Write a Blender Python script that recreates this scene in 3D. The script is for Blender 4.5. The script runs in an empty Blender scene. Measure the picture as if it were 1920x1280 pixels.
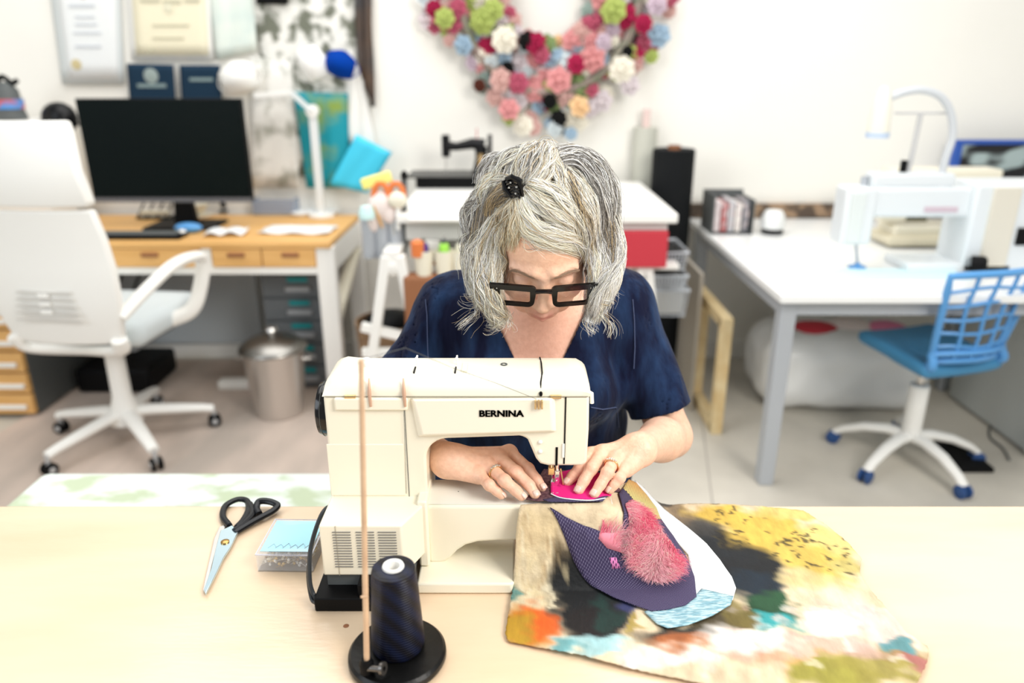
import bpy, bmesh, math, random
import numpy as np
from math import sin, cos, pi, radians as R
from mathutils import Vector, Matrix
from mathutils.geometry import delaunay_2d_cdt
SC = bpy.context.scene
COL = SC.collection
# ---------------------------------------------------------------- camera, world, light, exposure
CAM_Z, PITCH, FPX = 1.40, R(20.0), 1387.0
CP, SP = cos(PITCH), sin(PITCH)
cam_d = bpy.data.cameras.new('camera'); cam = bpy.data.objects.new('camera', cam_d); COL.objects.link(cam)
cam.location = (0, 0, CAM_Z); cam.rotation_euler = (pi/2 - PITCH, 0, 0)
cam_d.sensor_width = 36; cam_d.lens = FPX/1920*36
cam_d.dof.use_dof = True; cam_d.dof.focus_distance = 1.10; cam_d.dof.aperture_fstop = 1.9
cam_d.clip_start = .05
SC.camera = cam
W = bpy.data.worlds.new('world'); SC.world = W; W.use_nodes = True
W.node_tree.nodes['Background'].inputs[0].default_value = (.93, .97, 1.0, 1)
W.node_tree.nodes['Background'].inputs[1].default_value = .42
def area(name, loc, target, size, energy, color, size_y=None):
    d = bpy.data.lights.new(name, 'AREA'); d.energy = energy; d.color = color
    d.shape = 'RECTANGLE'; d.size = size; d.size_y = size_y or size
    o = bpy.data.objects.new(name, d); COL.objects.link(o); o.location = loc
    o.rotation_euler = (Vector(target)-Vector(loc)).to_track_quat('-Z', 'Y').to_euler()
    return o
area('window_light', (1.5, -.1, 2.35), (0, 1.15, .95), 1.1, 52, (1, .96, .90))
area('ceiling_light', (-.3, 2.4, 3.3), (-.3, 2.4, 0), 3.6, 78, (1, .98, .95), 2.4)
area('left_light', (-2.8, -.6, 2.4), (-.3, 1.2, .7), 1.6, 30, (.86, .93, 1))  # unseen cool area light from the upper left
SC.view_settings.view_transform = 'Standard'; SC.view_settings.look = 'None'
SC.view_settings.gamma = 1; SC.view_settings.use_curve_mapping = False
SC.view_settings.exposure = .22
# ---------------------------------------------------------------- pixel helpers (author-time measuring)
def ray(px, py):
    u, v = (px-960)/FPX, (640-py)/FPX
    return np.array([u, CP+v*SP, -SP+v*CP])
def T(px, py, t): d = ray(px, py); return Vector((d[0]*t, d[1]*t, CAM_Z+d[2]*t))
def Wy(px, py, y): return T(px, py, y/ray(px, py)[1])
def Gz(px, py, z): return T(px, py, (z-CAM_Z)/ray(px, py)[2])
# ---------------------------------------------------------------- materials
def nd(nt, typ, **kw):
    n = nt.nodes.new(typ)
    for k, v in kw.items():
        if k in n.inputs.keys(): n.inputs[k].default_value = v
        else: setattr(n, k, v)
    return n
MATS = {}
def mat(name, col=(.8, .8, .8), rough=.5, metal=0, col2=None, scale=20, stretch=(1, 1, 1), bump=0, bscale=None, spec=None,
        trans=0, alpha=1, sheen=0, attr=None, detail=4, lohi=(.35, .65), emit=0, sss=0, coat=0):
    if name in MATS: return MATS[name]
    m = bpy.data.materials.new(name); m.use_nodes = True; nt = m.node_tree; b = nt.nodes['Principled BSDF']
    b.inputs['Base Color'].default_value = (*col, 1); b.inputs['Roughness'].default_value = rough
    b.inputs['Metallic'].default_value = metal
    if spec is not None: b.inputs['Specular IOR Level'].default_value = spec
    if trans: b.inputs['Transmission Weight'].default_value = trans
    if alpha < 1: b.inputs['Alpha'].default_value = alpha
    if sheen: b.inputs['Sheen Weight'].default_value = sheen
    if coat: b.inputs['Coat Weight'].default_value = coat
    if sss:
        b.inputs['Subsurface Weight'].default_value = sss; b.inputs['Subsurface Radius'].default_value = (.012, .005, .003)
        b.inputs['Subsurface Scale'].default_value = .6
    if emit: b.inputs['Emission Color'].default_value = (*col, 1); b.inputs['Emission Strength'].default_value = emit
    tc = nt.nodes.new('ShaderNodeTexCoord'); mp = nt.nodes.new('ShaderNodeMapping')
    mp.inputs['Scale'].default_value = stretch; nt.links.new(tc.outputs['Object'], mp.inputs[0])
    base = None
    if attr:
        a = nd(nt, 'ShaderNodeAttribute', attribute_name=attr); base = a.outputs['Color']
    if col2 is not None:
        n = nd(nt, 'ShaderNodeTexNoise', Scale=scale, Detail=detail); nt.links.new(mp.outputs[0], n.inputs['Vector'])
        r = nt.nodes.new('ShaderNodeMapRange'); r.inputs[1].default_value, r.inputs[2].default_value = lohi
        nt.links.new(n.outputs[0], r.inputs[0])
        mx = nd(nt, 'ShaderNodeMix', data_type='RGBA')
        nt.links.new(r.outputs[0], mx.inputs[0])
        mx.inputs[6].default_value = (*col, 1); mx.inputs[7].default_value = (*col2, 1)
        if base is not None:
            mx.blend_type = 'MULTIPLY'; mx.inputs[0].default_value = 1
            mx.inputs[7].default_value = (1, 1, 1, 1); nt.links.new(base, mx.inputs[6])
            m2 = nd(nt, 'ShaderNodeMix', data_type='RGBA'); nt.links.new(r.outputs[0], m2.inputs[0])
            m2.inputs[6].default_value = (*col, 1); m2.inputs[7].default_value = (*col2, 1)
            nt.links.new(m2.outputs[2], mx.inputs[7])
            for l in list(mx.inputs[0].links): nt.links.remove(l)
        base = mx.outputs[2]
    if base is not None: nt.links.new(base, b.inputs['Base Color'])
    if bump:
        n = nd(nt, 'ShaderNodeTexNoise', Scale=bscale or scale, Detail=3); nt.links.new(mp.outputs[0], n.inputs['Vector'])
        bp = nd(nt, 'ShaderNodeBump', Strength=bump, Distance=.01); nt.links.new(n.outputs[0], bp.inputs['Height'])
        nt.links.new(bp.outputs[0], b.inputs['Normal'])
    MATS[name] = m; return m
def M(name): return MATS[name]
# ---------------------------------------------------------------- mesh builder
def link(name, me, m=None, parent=None):
    o = bpy.data.objects.new(name, me); COL.objects.link(o)
    if m is not None:
        for q in (m if isinstance(m, (list, tuple)) else [m]): me.materials.append(q)
    if parent is not None: o.parent = parent
    return o
def tag(o, label=None, cat=None, group=None, kind=None):
    if label: o['label'] = label
    if cat: o['category'] = cat
    if group: o['group'] = group
    if kind: o['kind'] = kind
    return o
def thing(name, label, cat, loc=(0, 0, 0), rz=0, group=None):
    o = bpy.data.objects.new(name, None); o.empty_display_size = .05; COL.objects.link(o)
    o.location = loc; o.rotation_euler = (0, 0, rz); return tag(o, label, cat, group)
def rootloc(o):
    l = Vector((0, 0, 0))
    while o is not None: l += o.location; o = o.parent
    return l
def basis(d):
    d = Vector(d).normalized(); a = Vector((0, 0, 1)) if abs(d.z) < .95 else Vector((1, 0, 0))
    s = d.cross(a).normalized(); return s, s.cross(d).normalized(), d
class MB:
    def __init__(s): s.v = []; s.f = []
    def add(s, vs, fs):
        n = len(s.v); s.v += [tuple(v) for v in vs]; s.f += [tuple(i+n for i in f) for f in fs]; return s
    def box(s, a, b, rot=None, piv=None):
        x0, y0, z0 = [min(p, q) for p, q in zip(a, b)]; x1, y1, z1 = [max(p, q) for p, q in zip(a, b)]
        vs = [Vector(p) for p in ((x0,y0,z0),(x1,y0,z0),(x1,y1,z0),(x0,y1,z0),(x0,y0,z1),(x1,y0,z1),(x1,y1,z1),(x0,y1,z1))]
        if rot is not None:
            c = Vector(piv) if piv is not None else Vector(((x0+x1)/2, (y0+y1)/2, (z0+z1)/2))
            vs = [rot @ (p-c)+c for p in vs]
        return s.add(vs, ((0,3,2,1),(4,5,6,7),(0,1,5,4),(1,2,6,5),(2,3,7,6),(3,0,4,7)))
    def bar(s, a, b, w, h=None):
        """square bar from a to b"""
        h = h or w; x, y, d = basis(Vector(b)-Vector(a)); vs = []
        for p in (Vector(a), Vector(b)):
            for i, j in ((-1,-1),(1,-1),(1,1),(-1,1)): vs.append(p+x*i*w/2+y*j*h/2)
        return s.add(vs, ((0,3,2,1),(4,5,6,7),(0,1,5,4),(1,2,6,5),(2,3,7,6),(3,0,4,7)))
    def tube(s, pts, r, n=10, closed=False, flat=1.0):
        pts = [Vector(p) for p in pts]; m = len(pts); rs = r if isinstance(r, (list, tuple)) else [r]*m
        vs = []; fs = []; prev = None
        for i, p in enumerate(pts):
            a = pts[(i-1) % m] if (i or closed) else p; b = pts[(i+1) % m] if (i < m-1 or closed) else p
            d = (b-a).normalized()
            if prev is None: x, y, _ = basis(d)
            else:
                x = (prev-d*prev.dot(d)).normalized(); y = x.cross(d)*-1
            prev = x; y = d.cross(x)
            for k in range(n):
                t = 2*pi*k/n; vs.append(p+(x*cos(t)+y*sin(t)*flat)*rs[i])
        segs = m if closed else m-1
        for i in range(segs):
            for k in range(n):
                a = i*n+k; b = i*n+(k+1) % n; c = ((i+1) % m)*n+(k+1) % n; e = ((i+1) % m)*n+k
                fs.append((a, b, c, e))
        if not closed: fs.append(tuple(range(n-1, -1, -1))); fs.append(tuple((m-1)*n+k for k in range(n)))
        return s.add(vs, fs)
    def cyl(s, a, b, r0, r1=None, n=20): return s.tube([a, b], [r0, r0 if r1 is None else r1], n)
    def lathe(s, prof, c=(0, 0, 0), axis=(0, 0, 1), n=28):
        """prof: list of (radius, height) along axis"""
        x, y, d = basis(axis); c = Vector(c); vs = []; fs = []
        for r, h in prof:
            for k in range(n):
                t = 2*pi*k/n; vs.append(c+d*h+(x*cos(t)+y*sin(t))*max(r, 1e-5))
        for i in range(len(prof)-1):
            for k in range(n): fs.append((i*n+k, i*n+(k+1) % n, (i+1)*n+(k+1) % n, (i+1)*n+k))
        return s.add(vs, fs)
    def ball(s, c, r, n=14, m=8):
        r = (r, r, r) if not isinstance(r, (tuple, list)) else r; vs = []; fs = []
        for i in range(m+1):
            a = pi*i/m
            for k in range(n):
                b = 2*pi*k/n; vs.append((c[0]+r[0]*sin(a)*cos(b), c[1]+r[1]*sin(a)*sin(b), c[2]+r[2]*cos(a)))
        for i in range(m):
            for k in range(n): fs.append((i*n+k, (i+1)*n+k, (i+1)*n+(k+1) % n, i*n+(k+1) % n))
        return s.add(vs, fs)
    def prism(s, poly, off):
        """poly: 3D outline, extruded by vector off"""
        n = len(poly); P0 = [Vector(p) for p in poly]; o = Vector(off)
        return s.add(P0+[p+o for p in P0], [tuple(range(n-1, -1, -1)), tuple(range(n, 2*n))]+[(i, (i+1) % n, n+(i+1) % n, n+i) for i in range(n)])
    def build(s, name, m=None, parent=None, bevel=0, world=False, smooth=35, seg=2, sub=0):
        me = bpy.data.meshes.new(name)
        o0 = rootloc(parent) if (world and parent is not None) else Vector((0, 0, 0))
        me.from_pydata([(v[0]-o0.x, v[1]-o0.y, v[2]-o0.z) for v in s.v], [], s.f)
        bm = bmesh.new(); bm.from_mesh(me); bmesh.ops.remove_doubles(bm, verts=bm.verts, dist=1e-6)
        bmesh.ops.recalc_face_normals(bm, faces=bm.faces); bm.to_mesh(me); bm.free()
        if smooth:
            me.polygons.foreach_set('use_smooth', [True]*len(me.polygons)); me.set_sharp_from_angle(angle=R(smooth))
        o = link(name, me, m, parent)
        if bevel:
            b = o.modifiers.new('bevel', 'BEVEL'); b.width = bevel; b.segments = seg; b.limit_method = 'ANGLE'; b.angle_limit = R(40)
            b.harden_normals = False
        if sub:
            b = o.modifiers.new('sub', 'SUBSURF'); b.levels = b.render_levels = sub
        return o
def arc(c, r, a0, a1, n, ax='xz'):
    out = []
    for i in range(n+1):
        a = R(a0+(a1-a0)*i/n)
        if ax == 'xz': out.append(Vector((c[0]+r*cos(a), c[1], c[2]+r*sin(a))))
        elif ax == 'yz': out.append(Vector((c[0], c[1]+r*cos(a), c[2]+r*sin(a))))
        else: out.append(Vector((c[0]+r*cos(a), c[1]+r*sin(a), c[2])))
    return out
def spline(pts, n=8):
    P_ = [np.array(p, float) for p in pts]; P_ = [2*P_[0]-P_[1]]+P_+[2*P_[-1]-P_[-2]]; out = []
    for i in range(1, len(P_)-2):
        p0, p1, p2, p3 = P_[i-1:i+3]
        for k in range(n):
            t = k/n; out.append(.5*((2*p1)+(-p0+p2)*t+(2*p0-5*p1+4*p2-p3)*t*t+(-p0+3*p1-3*p2+p3)*t**3))
    out.append(P_[-2]); return [tuple(p) for p in out]
def copy_tree(o, parent=None):
    c = o.copy(); COL.objects.link(c)
    if parent is not None: c.parent = parent
    for ch in list(o.children): copy_tree(ch, c)
    return c
def np_mesh(name, V, F, m=None, parent=None, cols=None, smooth=True):
    me = bpy.data.meshes.new(name)
    V = np.asarray(V, np.float32); F = np.asarray(F, np.int32)
    me.vertices.add(len(V)); me.vertices.foreach_set('co', V.ravel())
    k = F.shape[1]; me.loops.add(F.size); me.loops.foreach_set('vertex_index', F.ravel())
    me.polygons.add(len(F)); me.polygons.foreach_set('loop_start', np.arange(0, F.size, k, dtype=np.int32))
    me.polygons.foreach_set('use_smooth', np.full(len(F), smooth)); me.update(calc_edges=True)
    if cols is not None:
        a = me.color_attributes.new('Col', 'FLOAT_COLOR', 'POINT')
        c = np.ones((len(V), 4), np.float32); c[:, :3] = cols; a.data.foreach_set('color', c.ravel())
    return link(name, me, m, parent)
# ---------------------------------------------------------------- implicit surfaces (for the figure and soft shapes)
def s_cap(p, a, b, ra, rb):
    a = np.array(a, np.float32); b = np.array(b, np.float32); ab = b-a
    h = np.clip(((p-a)@ab)/(ab@ab+1e-12), 0, 1); return np.linalg.norm(p-a-h[:, None]*ab, axis=1)-(ra+(rb-ra)*h)
def s_ell(p, c, r):
    q = (p-np.array(c, np.float32)); r = np.array(r, np.float32)
    k0 = np.linalg.norm(q/r, axis=1); k1 = np.linalg.norm(q/(r*r), axis=1); return k0*(k0-1)/np.maximum(k1, 1e-6)
def s_sph(p, c, r): return np.linalg.norm(p-np.array(c, np.float32), axis=1)-r
def smin(a, b, k):
    h = np.clip(.5+.5*(b-a)/k, 0, 1); return b*(1-h)+a*h-k*h*(1-h)
def smax(a, b, k): return -smin(-a, -b, k)
def nets(f, lo, hi, h):
    lo = np.array(lo, float); n = np.maximum(((np.array(hi)-lo)/h).astype(int)+1, 3)
    ax = [lo[i]+h*np.arange(n[i]) for i in range(3)]
    V = np.empty(n, np.float32)
    YZ = np.stack(np.meshgrid(ax[1], ax[2], indexing='ij'), -1).reshape(-1, 2)
    step = max(1, 400000//len(YZ))
    for i in range(0, n[0], step):
        xs = ax[0][i:i+step]; p = np.empty((len(xs), len(YZ), 3), np.float32)
        p[..., 0] = xs[:, None]; p[..., 1:] = YZ[None]; V[i:i+step] = f(p.reshape(-1, 3)).reshape(len(xs), n[1], n[2])
    S = V < 0
    acc = np.zeros((*(n-1), 3), np.float32); cnt = np.zeros(n-1, np.float32)
    for axis in range(3):
        sl0 = [slice(None)]*3; sl1 = [slice(None)]*3; sl0[axis] = slice(0, -1); sl1[axis] = slice(1, None)
        a, b = V[tuple(sl0)], V[tuple(sl1)]; cr = (a < 0) != (b < 0)
        t = np.where(cr, a/np.where(cr, a-b, 1), 0)
        o1, o2 = [q for q in range(3) if q != axis]
        for d1 in (0, 1):
            for d2 in (0, 1):
                sl = [slice(None)]*3; sl[o1] = slice(d1, n[o1]-1+d1); sl[o2] = slice(d2, n[o2]-1+d2)
                c = cr[tuple(sl)]; cnt += c
                acc[..., axis] += c*t[tuple(sl)]; acc[..., o1] += c*d1; acc[..., o2] += c*d2
    act = cnt > 0; idx = -np.ones(n-1, np.int64); idx[act] = np.arange(act.sum())
    cells = np.argwhere(act); verts = lo+h*(cells+acc[act]/cnt[act][:, None])
    faces = []
    for axis in range(3):
        o1, o2 = (axis+1) % 3, (axis+2) % 3
        sl0 = [slice(1, -1)]*3; sl1 = [slice(1, -1)]*3; sl0[axis] = slice(0, -1); sl1[axis] = slice(1, None)
        a, b = S[tuple(sl0)], S[tuple(sl1)]; E = np.argwhere(a != b)
        if not len(E): continue
        flip = a[tuple(E.T)]; g = E.copy(); g[:, o1] += 1; g[:, o2] += 1
        q = []
        for d1, d2 in ((1, 1), (0, 1), (0, 0), (1, 0)):
            c = g.copy(); c[:, o1] -= d1; c[:, o2] -= d2; q.append(idx[tuple(c.T)])
        q = np.stack(q, 1); q[~flip] = q[~flip][:, ::-1]; faces.append(q)
    return verts, np.concatenate(faces)
def vnoise(p, s, seed=0):
    """cheap smooth noise: a sum of rotated sines"""
    rs = np.random.RandomState(seed); o = np.zeros(len(p))
    for k in range(5):
        d = rs.normal(size=3); d /= np.linalg.norm(d); o += np.sin((p@d)*s*(1+.45*k)+rs.uniform(0, 6.28))
    return o/5
def strands(paths, rad, cols, name, m, parent):
    """paths N,M,3 -> three-sided hairs in one mesh"""
    N, K, _ = paths.shape; d = np.gradient(paths, axis=1); d /= np.linalg.norm(d, axis=2, keepdims=True)+1e-9
    up = np.array([.31, -.62, .72]); x = np.cross(d, up); x /= np.linalg.norm(x, axis=2, keepdims=True)+1e-9; y = np.cross(d, x)
    V = []
    for k in range(3):
        a = 2*pi*k/3; V.append(paths+(x*cos(a)+y*sin(a))*rad[..., None])
    V = np.stack(V, 2).reshape(-1, 3)
    base = (np.arange(N)[:, None]*K+np.arange(K-1)[None])[..., None]*3
    F = []
    for k in range(3): j = (k+1) % 3; F.append(np.concatenate([base+k, base+j, base+3+j, base+3+k], -1))
    F = np.stack(F, 2).reshape(-1, 4)
    return np_mesh(name, V, F, m, parent, np.repeat(np.repeat(cols, K, 0), 3, 0))
# ---------------------------------------------------------------- shared materials
mat('wall', (.93, .91, .85), .9, col2=(.90, .88, .82), scale=1.5, bump=.05, bscale=60)
mat('floor', (.66, .62, .54), .5, col2=(.50, .47, .41), scale=2.2, detail=8, bump=.05)
mat('rug', (.66, .54, .46), .95, col2=(.42, .36, .31), scale=2.6, stretch=(1.4, .5, 1), detail=5, bump=.3, bscale=200)
mat('white', (.9, .89, .85), .45); mat('white_gloss', (.88, .89, .88), .25); mat('cream', (.86, .81, .66), .35)
mat('black', (.003, .003, .0035), .55, spec=.15); mat('black_gloss', (.004, .004, .005), .3, spec=.25); mat('navy_board', (.008, .03, .06), .7, spec=.2)
mat('oak', (.80, .47, .17), .5, col2=(.72, .40, .13), scale=9, stretch=(.5, 6, 6))
mat('grey_metal', (.46, .49, .53), .4, .2); mat('dark_grey', (.10, .11, .11), .6); mat('mid_grey', (.16, .18, .20), .5)
mat('steel', (.72, .70, .68), .28, 1.0); mat('chrome', (.85, .84, .82), .12, 1.0); mat('gold', (.85, .60, .30), .25, 1.0)
mat('teal', (.0, .33, .36), .5); mat('cyan_paper', (.05, .58, .82), .6); mat('blue_cloth', (.0, .04, .30), .9, spec=.1)
mat('blue_plastic', (.10, .33, .68), .4); mat('blue_dark', (.02, .07, .22), .5); mat('red', (.55, .03, .05), .6)
mat('yellow', (.95, .86, .25), .7); mat('orange', (.75, .20, .05), .6); mat('grey_seat', (.62, .68, .70), .8)
mat('paper', (.84, .86, .86), .8); mat('ink', (.35, .37, .40), .8); mat('parchment', (.86, .80, .60), .8)
mat('clear', (.9, .95, 1), .05, trans=1.0, alpha=.35); mat('brown', (.30, .12, .05), .7); mat('green', (.35, .75, .08), .6)
mat('purple', (.09, .03, .25), .7); mat('wood_frame', (.85, .70, .42), .6, col2=(.72, .52, .25), scale=12, stretch=(1, .3, 1))
mat('seal_gold', (.62, .52, .28), .6)
# ---------------------------------------------------------------- the room
def struct(o, label=None): o['kind'] = 'structure'; return o
YW = 3.62
struct(MB().box((-3.6, -1.0, -.05), (3.4, YW+.1, 0)).build('floor', M('floor')))
struct(MB().box((-3.6, YW, 0), (3.4, YW+.1, 2.75)).build('wall_back', M('wall')))
struct(MB().box((-3.7, .9, 0), (-3.6, YW+.1, 2.75)).build('wall_left', M('wall')))
struct(MB().box((3.4, 1.6, 0), (3.5, YW+.1, 2.75)).build('wall_right', M('wall')))
struct(MB().box((-3.6, YW-.015, 0), (3.4, YW, .09)).build('baseboard_back', M('white')))
# floor slabs' joints are saw cuts in the concrete on the right
mat('joint', (.40, .37, .33), .8)
for i, (a, b) in enumerate((((.45, .9), (.95, 3.6)), ((.5, 1.75), (3.2, 1.62)), ((2.2, 1.0), (2.45, 3.6)))):
    t_ = MB().bar((a[0], a[1], .0005), (b[0], b[1], .0005), .006, .0012).build('trim_%d' % (i+1), M('joint')); struct(t_)
rg = MB().box((-3.3, 1.5, .0), (.05, 3.55, .008)).build('rug', M('rug'), bevel=.003)
# the left edge of the rug runs diagonally
me = rg.data
for v in me.vertices:
    if v.co.x < -3: v.co.x = -2.05 if v.co.y > 3 else -2.2
tag(rg, 'thin taupe grey rug under the white office chair', 'rug')

# ---------------------------------------------------------------- left desk
dk = thing('writing_desk', 'long oak-topped desk with white frame along the back wall', 'desk', (-1.6, 3.27, 0))
DX0, DX1, DY0, DY1, DZ = -3.1, -.725, 2.95, 3.56, .755
MB().box((DX0, DY0-.01, .73), (DX1-.01, DY1, DZ)).build('desktop', M('oak'), dk, world=True, bevel=.003)
MB().box((DX0+.075, DY0-.002, .62), (DX1-.075, DY0+.03, .65)).build('front_rail', M('white'), dk, world=True, bevel=.002)
xs = [-3.05, -2.2, -1.66, -1.245, -.785]
for i, x in enumerate((-2.215, -1.66+.0, -1.245)): MB().box((x-.02, DY0, .65), (x+.02, DY0+.4, .73)).build('divider', M('white'), dk, world=True)
def drw(x0, x1, hx):
    d = MB().box((x0, DY0-.008, .652), (x1, DY0+.3, .727)).build('drawer', M('oak'), dk, world=True, bevel=.002)
    MB().box((hx-.035, DY0-.016, .695), (hx+.035, DY0-.006, .712)).build('handle', M('brown'), d, world=True, bevel=.003)
drw(-2.19, -1.685, -1.95); drw(-1.635, -1.27, -1.47); drw(-1.22, -1.02, -1.12); drw(-1.015, -.80, -.9); drw(-3.05, -2.24, -2.6)
for y in (DY0, DY1-.05):
    MB().box((DX1-.075, y, 0), (DX1, y+.05, .73)).build('leg', M('white'), dk, world=True, bevel=.004)
    MB().box((DX0, y, 0), (DX0+.075, y+.05, .73)).build('leg', M('white'), dk, world=True, bevel=.004)
MB().box((DX1-.06, DY0+.05, .62), (DX1-.01, DY1-.05, .73)).build('side_rail', M('white'), dk, world=True, bevel=.003)
MB().bar((DX1-.03, DY0+.05, .40), (DX1-.03, DY1-.05, .60), .045, .03).build('side_brace', M('cream'), dk, world=True)
# drawer cabinet far left
dc = thing('drawer_cabinet', 'low drawer cabinet with six oak fronts and grey side, left edge', 'cabinet', (-2.3, 3.1, 0))
mb = MB().box((-2.75, 2.90, .015), (-2.04, 3.45, .60)); mb.build('body', M('dark_grey'), dc, world=True, bevel=.003)
for i in range(6):
    z = .02+i*.096
    d = MB().box((-2.745, 2.875, z+.004), (-2.045, 2.9, z+.092)).build('drawer', M('oak'), dc, world=True, bevel=.002)
    MB().box((-2.19+.012*(i % 2), 2.862, z+.028), (-2.07+.012*(i % 2), 2.876, z+.048)).build('handle', M('white'), d, world=True, bevel=.003)
# grey drawer tower under the desk
gt = thing('file_tower', 'grey drawer tower with teal label tabs under the desk', 'cabinet', (-.95, 3.3, 0))
MB().box((-1.13, 3.2, 0), (-.85, 3.5, .57)).build('body', M('mid_grey'), gt, world=True, bevel=.008)
for i in range(5):
    z = .02+i*.108
    d = MB().box((-1.12, 3.185, z), (-.86, 3.2, z+.1)).build('drawer', M('mid_grey'), gt, world=True, bevel=.004)
    MB().box((-1.0, 3.178, z+.072), (-.91, 3.186, z+.092)).build('label_tab', M('teal'), d, world=True)
    MB().box((-1.01, 3.165, z+.03), (-.9, 3.186, z+.052)).build('handle', M('grey_metal'), d, world=True, bevel=.003)
# under-desk clutter
bg = thing('cable_box', 'black box of cables on the floor under the desk', 'box', (-1.62, 3.3, 0))
MB().box((-2.0, 3.12, .01), (-1.66, 3.42, .13)).build('body', M('black'), bg, world=True, bevel=.02)
for i, x in enumerate((-1.80, -1.72)):
    MB().tube(spline([(x, 3.11, .16), (x-.02, 3.06, .3), (x+.02, 3.3, .55), (x, 3.5, .72)]), .006, 6).build('cable', M('black'), bg, world=True)
ft = thing('power_strip', 'white power strip lying beside the black cable box', 'power strip', (-1.27, 3.2, 0))
MB().box((-1.37, 3.16, .008), (-1.17, 3.22, .05)).build('body', M('white'), ft, world=True, bevel=.008)
MB().box((-1.22, 3.15, .03), (-1.19, 3.165, .045)).build('switch', M('red'), ft, world=True)
pn = MB().box((-1.98, 3.57, .09), (-1.28, 3.60, .60)).build('modesty_board', mat('pale_blue_grey', (.50, .55, .58), .7), None, bevel=.003)
tag(pn, 'pale blue-grey board leaning against the wall under the desk', 'board')
# steel bin
wb = thing('waste_bin', 'brushed steel pedal-less waste bin with lid under the desk', 'waste bin', (-1.01, 2.93, 0))
MB().lathe([(.0, .008), (.098, .008), (.102, .012), (.106, .05), (.129, .30), (.133, .305), (.129, .31), (.12, .30)]).build('body', M('steel'), wb)
MB().lathe([(.137, .302), (.142, .308), (.138, .318), (.10, .345), (.04, .362), (0, .364)]).build('lid', mat('lid_steel', (.30, .29, .27), .35, 1), wb)
MB().lathe([(.012, .36), (.012, .375), (.028, .385), (.022, .398), (0, .40)]).build('knob', M('steel'), wb)
for s in (-1, 1): MB().tube([(s*.128, -.035, .27), (s*.155, -.02, .265), (s*.155, .02, .265), (s*.128, .035, .27)], .005, 6).build('side_handle', M('steel'), wb)

# ---------------------------------------------------------------- things on the desk
mo = thing('monitor', 'large black computer monitor switched off on the oak desk', 'monitor', (-1.475, 3.25, .755))
b_ = MB().box((-1.82, 3.235, .868), (-1.13, 3.27, 1.297)).build('housing', M('black'), mo, world=True, bevel=.004)
MB().box((-1.814, 3.231, .892), (-1.136, 3.236, 1.291)).build('screen', mat('screen', (.001, .004, .004), .35, spec=.12), mo, world=True)
MB().box((-1.82, 3.230, .868), (-1.13, 3.236, .888)).build('lower_bezel', mat('bezel', (.12, .12, .13), .3), mo, world=True, bevel=.001)
MB().prism([(-1.50, 3.27, .76), (-1.40, 3.27, .76), (-1.42, 3.27, .95), (-1.48, 3.27, .95)], (0, .03, 0)).build('neck', M('black'), mo, world=True)
MB().box((-1.60, 3.17, .755), (-1.30, 3.38, .768)).build('foot', M('black'), mo, world=True, bevel=.004)
kb = thing('keyboard', 'thin black keyboard lying in front of the monitor', 'keyboard', (-1.55, 3.04, .755))
MB().box((-1.82, 2.985, .756), (-1.36, 3.08, .772)).build('body', M('black'), kb, world=True, bevel=.003)
MB().box((-1.80, 3.0, .772), (-1.38, 3.07, .777)).build('keys', M('dark_grey'), kb, world=True, bevel=.002)
ms = thing('glasses_case', 'soft blue glasses case lying open before the monitor foot', 'case', (-1.38, 3.12, .755))
MB().ball((0, .01, .022), (.06, .032, .022)).build('case_body', M('blue_plastic'), ms)
MB().ball((.0, -.055, .014), (.018, .018, .014)).build('clasp', M('white'), ms)
for i, (px, py, w, d_, rz, lb) in enumerate(((425, 438, .17, .12, .2, 'crumpled white sheet with blue print beside the keyboard'), (560, 432, .30, .17, -.05, 'large blank white paper sheet near the desk corner'), (590, 398, .22, .16, .3, 'pale paper stack at the back right of the desk'))):
    p = Gz(px, py, .757); g = MB(); n = 10
    vs = [(w*(i_/n-.5), d_*(j/n-.5), .006+.004*sin(i_*1.3+i)*cos(j*1.1)+(.012*abs(sin(i_*.7)) if i == 0 else 0)) for i_ in range(n+1) for j in range(n+1)]
    fs = [(a*(n+1)+b, (a+1)*(n+1)+b, (a+1)*(n+1)+b+1, a*(n+1)+b+1) for a in range(n) for b in range(n)]
    g.add(vs, fs); o = g.build('paper_sheet', M('paper'), None); o.location = (p.x, p.y, .755); o.rotation_euler.z = rz
    sm = o.modifiers.new('s', 'SOLIDIFY'); sm.thickness = .003 if i < 2 else .012
    tag(o, lb, 'paper')
# small items
def pxthing(name, lab, cat, px, py, z, group=None): return thing(name, lab, cat, Gz(px, py, z), 0, group)
t_ = pxthing('acrylic_tray', 'clear blue-tinted acrylic tray beside the monitor', 'tray', 520, 400, .757)
MB().box((-.10, -.05, 0), (.10, .05, .008)).build('base', M('clear'), t_)
for a, b in (((-.1, -.05, .008), (.1, -.044, .075)), ((-.1, .044, .008), (.1, .05, .075)), ((-.1, -.044, .008), (-.094, .044, .075)), ((.094, -.044, .008), (.1, .044, .075))):
    MB().box(a, b).build('side', mat('tint', (.35, .42, .55), .2, alpha=.75), t_)
t_ = pxthing('mug', 'small cream cup on a saucer below the monitor', 'cup', 375, 405, .757)
MB().lathe([(0, .0), (.055, .0), (.06, .006), (.02, .006), (.022, .02), (.045, .055), (.043, .055), (.02, .02), (0, .018)]).build('bowl', M('cream'), t_)
t_ = pxthing('mesh_organizer', 'black wire desk organizer with pale notes left of cup', 'organizer', 300, 408, .757)
for i in range(5): MB().bar((-.09+i*.045, -.04, 0), (-.09+i*.045, .05, .06), .006).build('wire', M('black'), t_)
MB().box((-.09, -.04, 0), (.09, .05, .006)).build('base', M('black'), t_)
MB().box((-.08, -.02, .006), (.05, .0, .035), Matrix.Rotation(.3, 3, 'X')).build('note_pad', M('cream'), t_)
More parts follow.
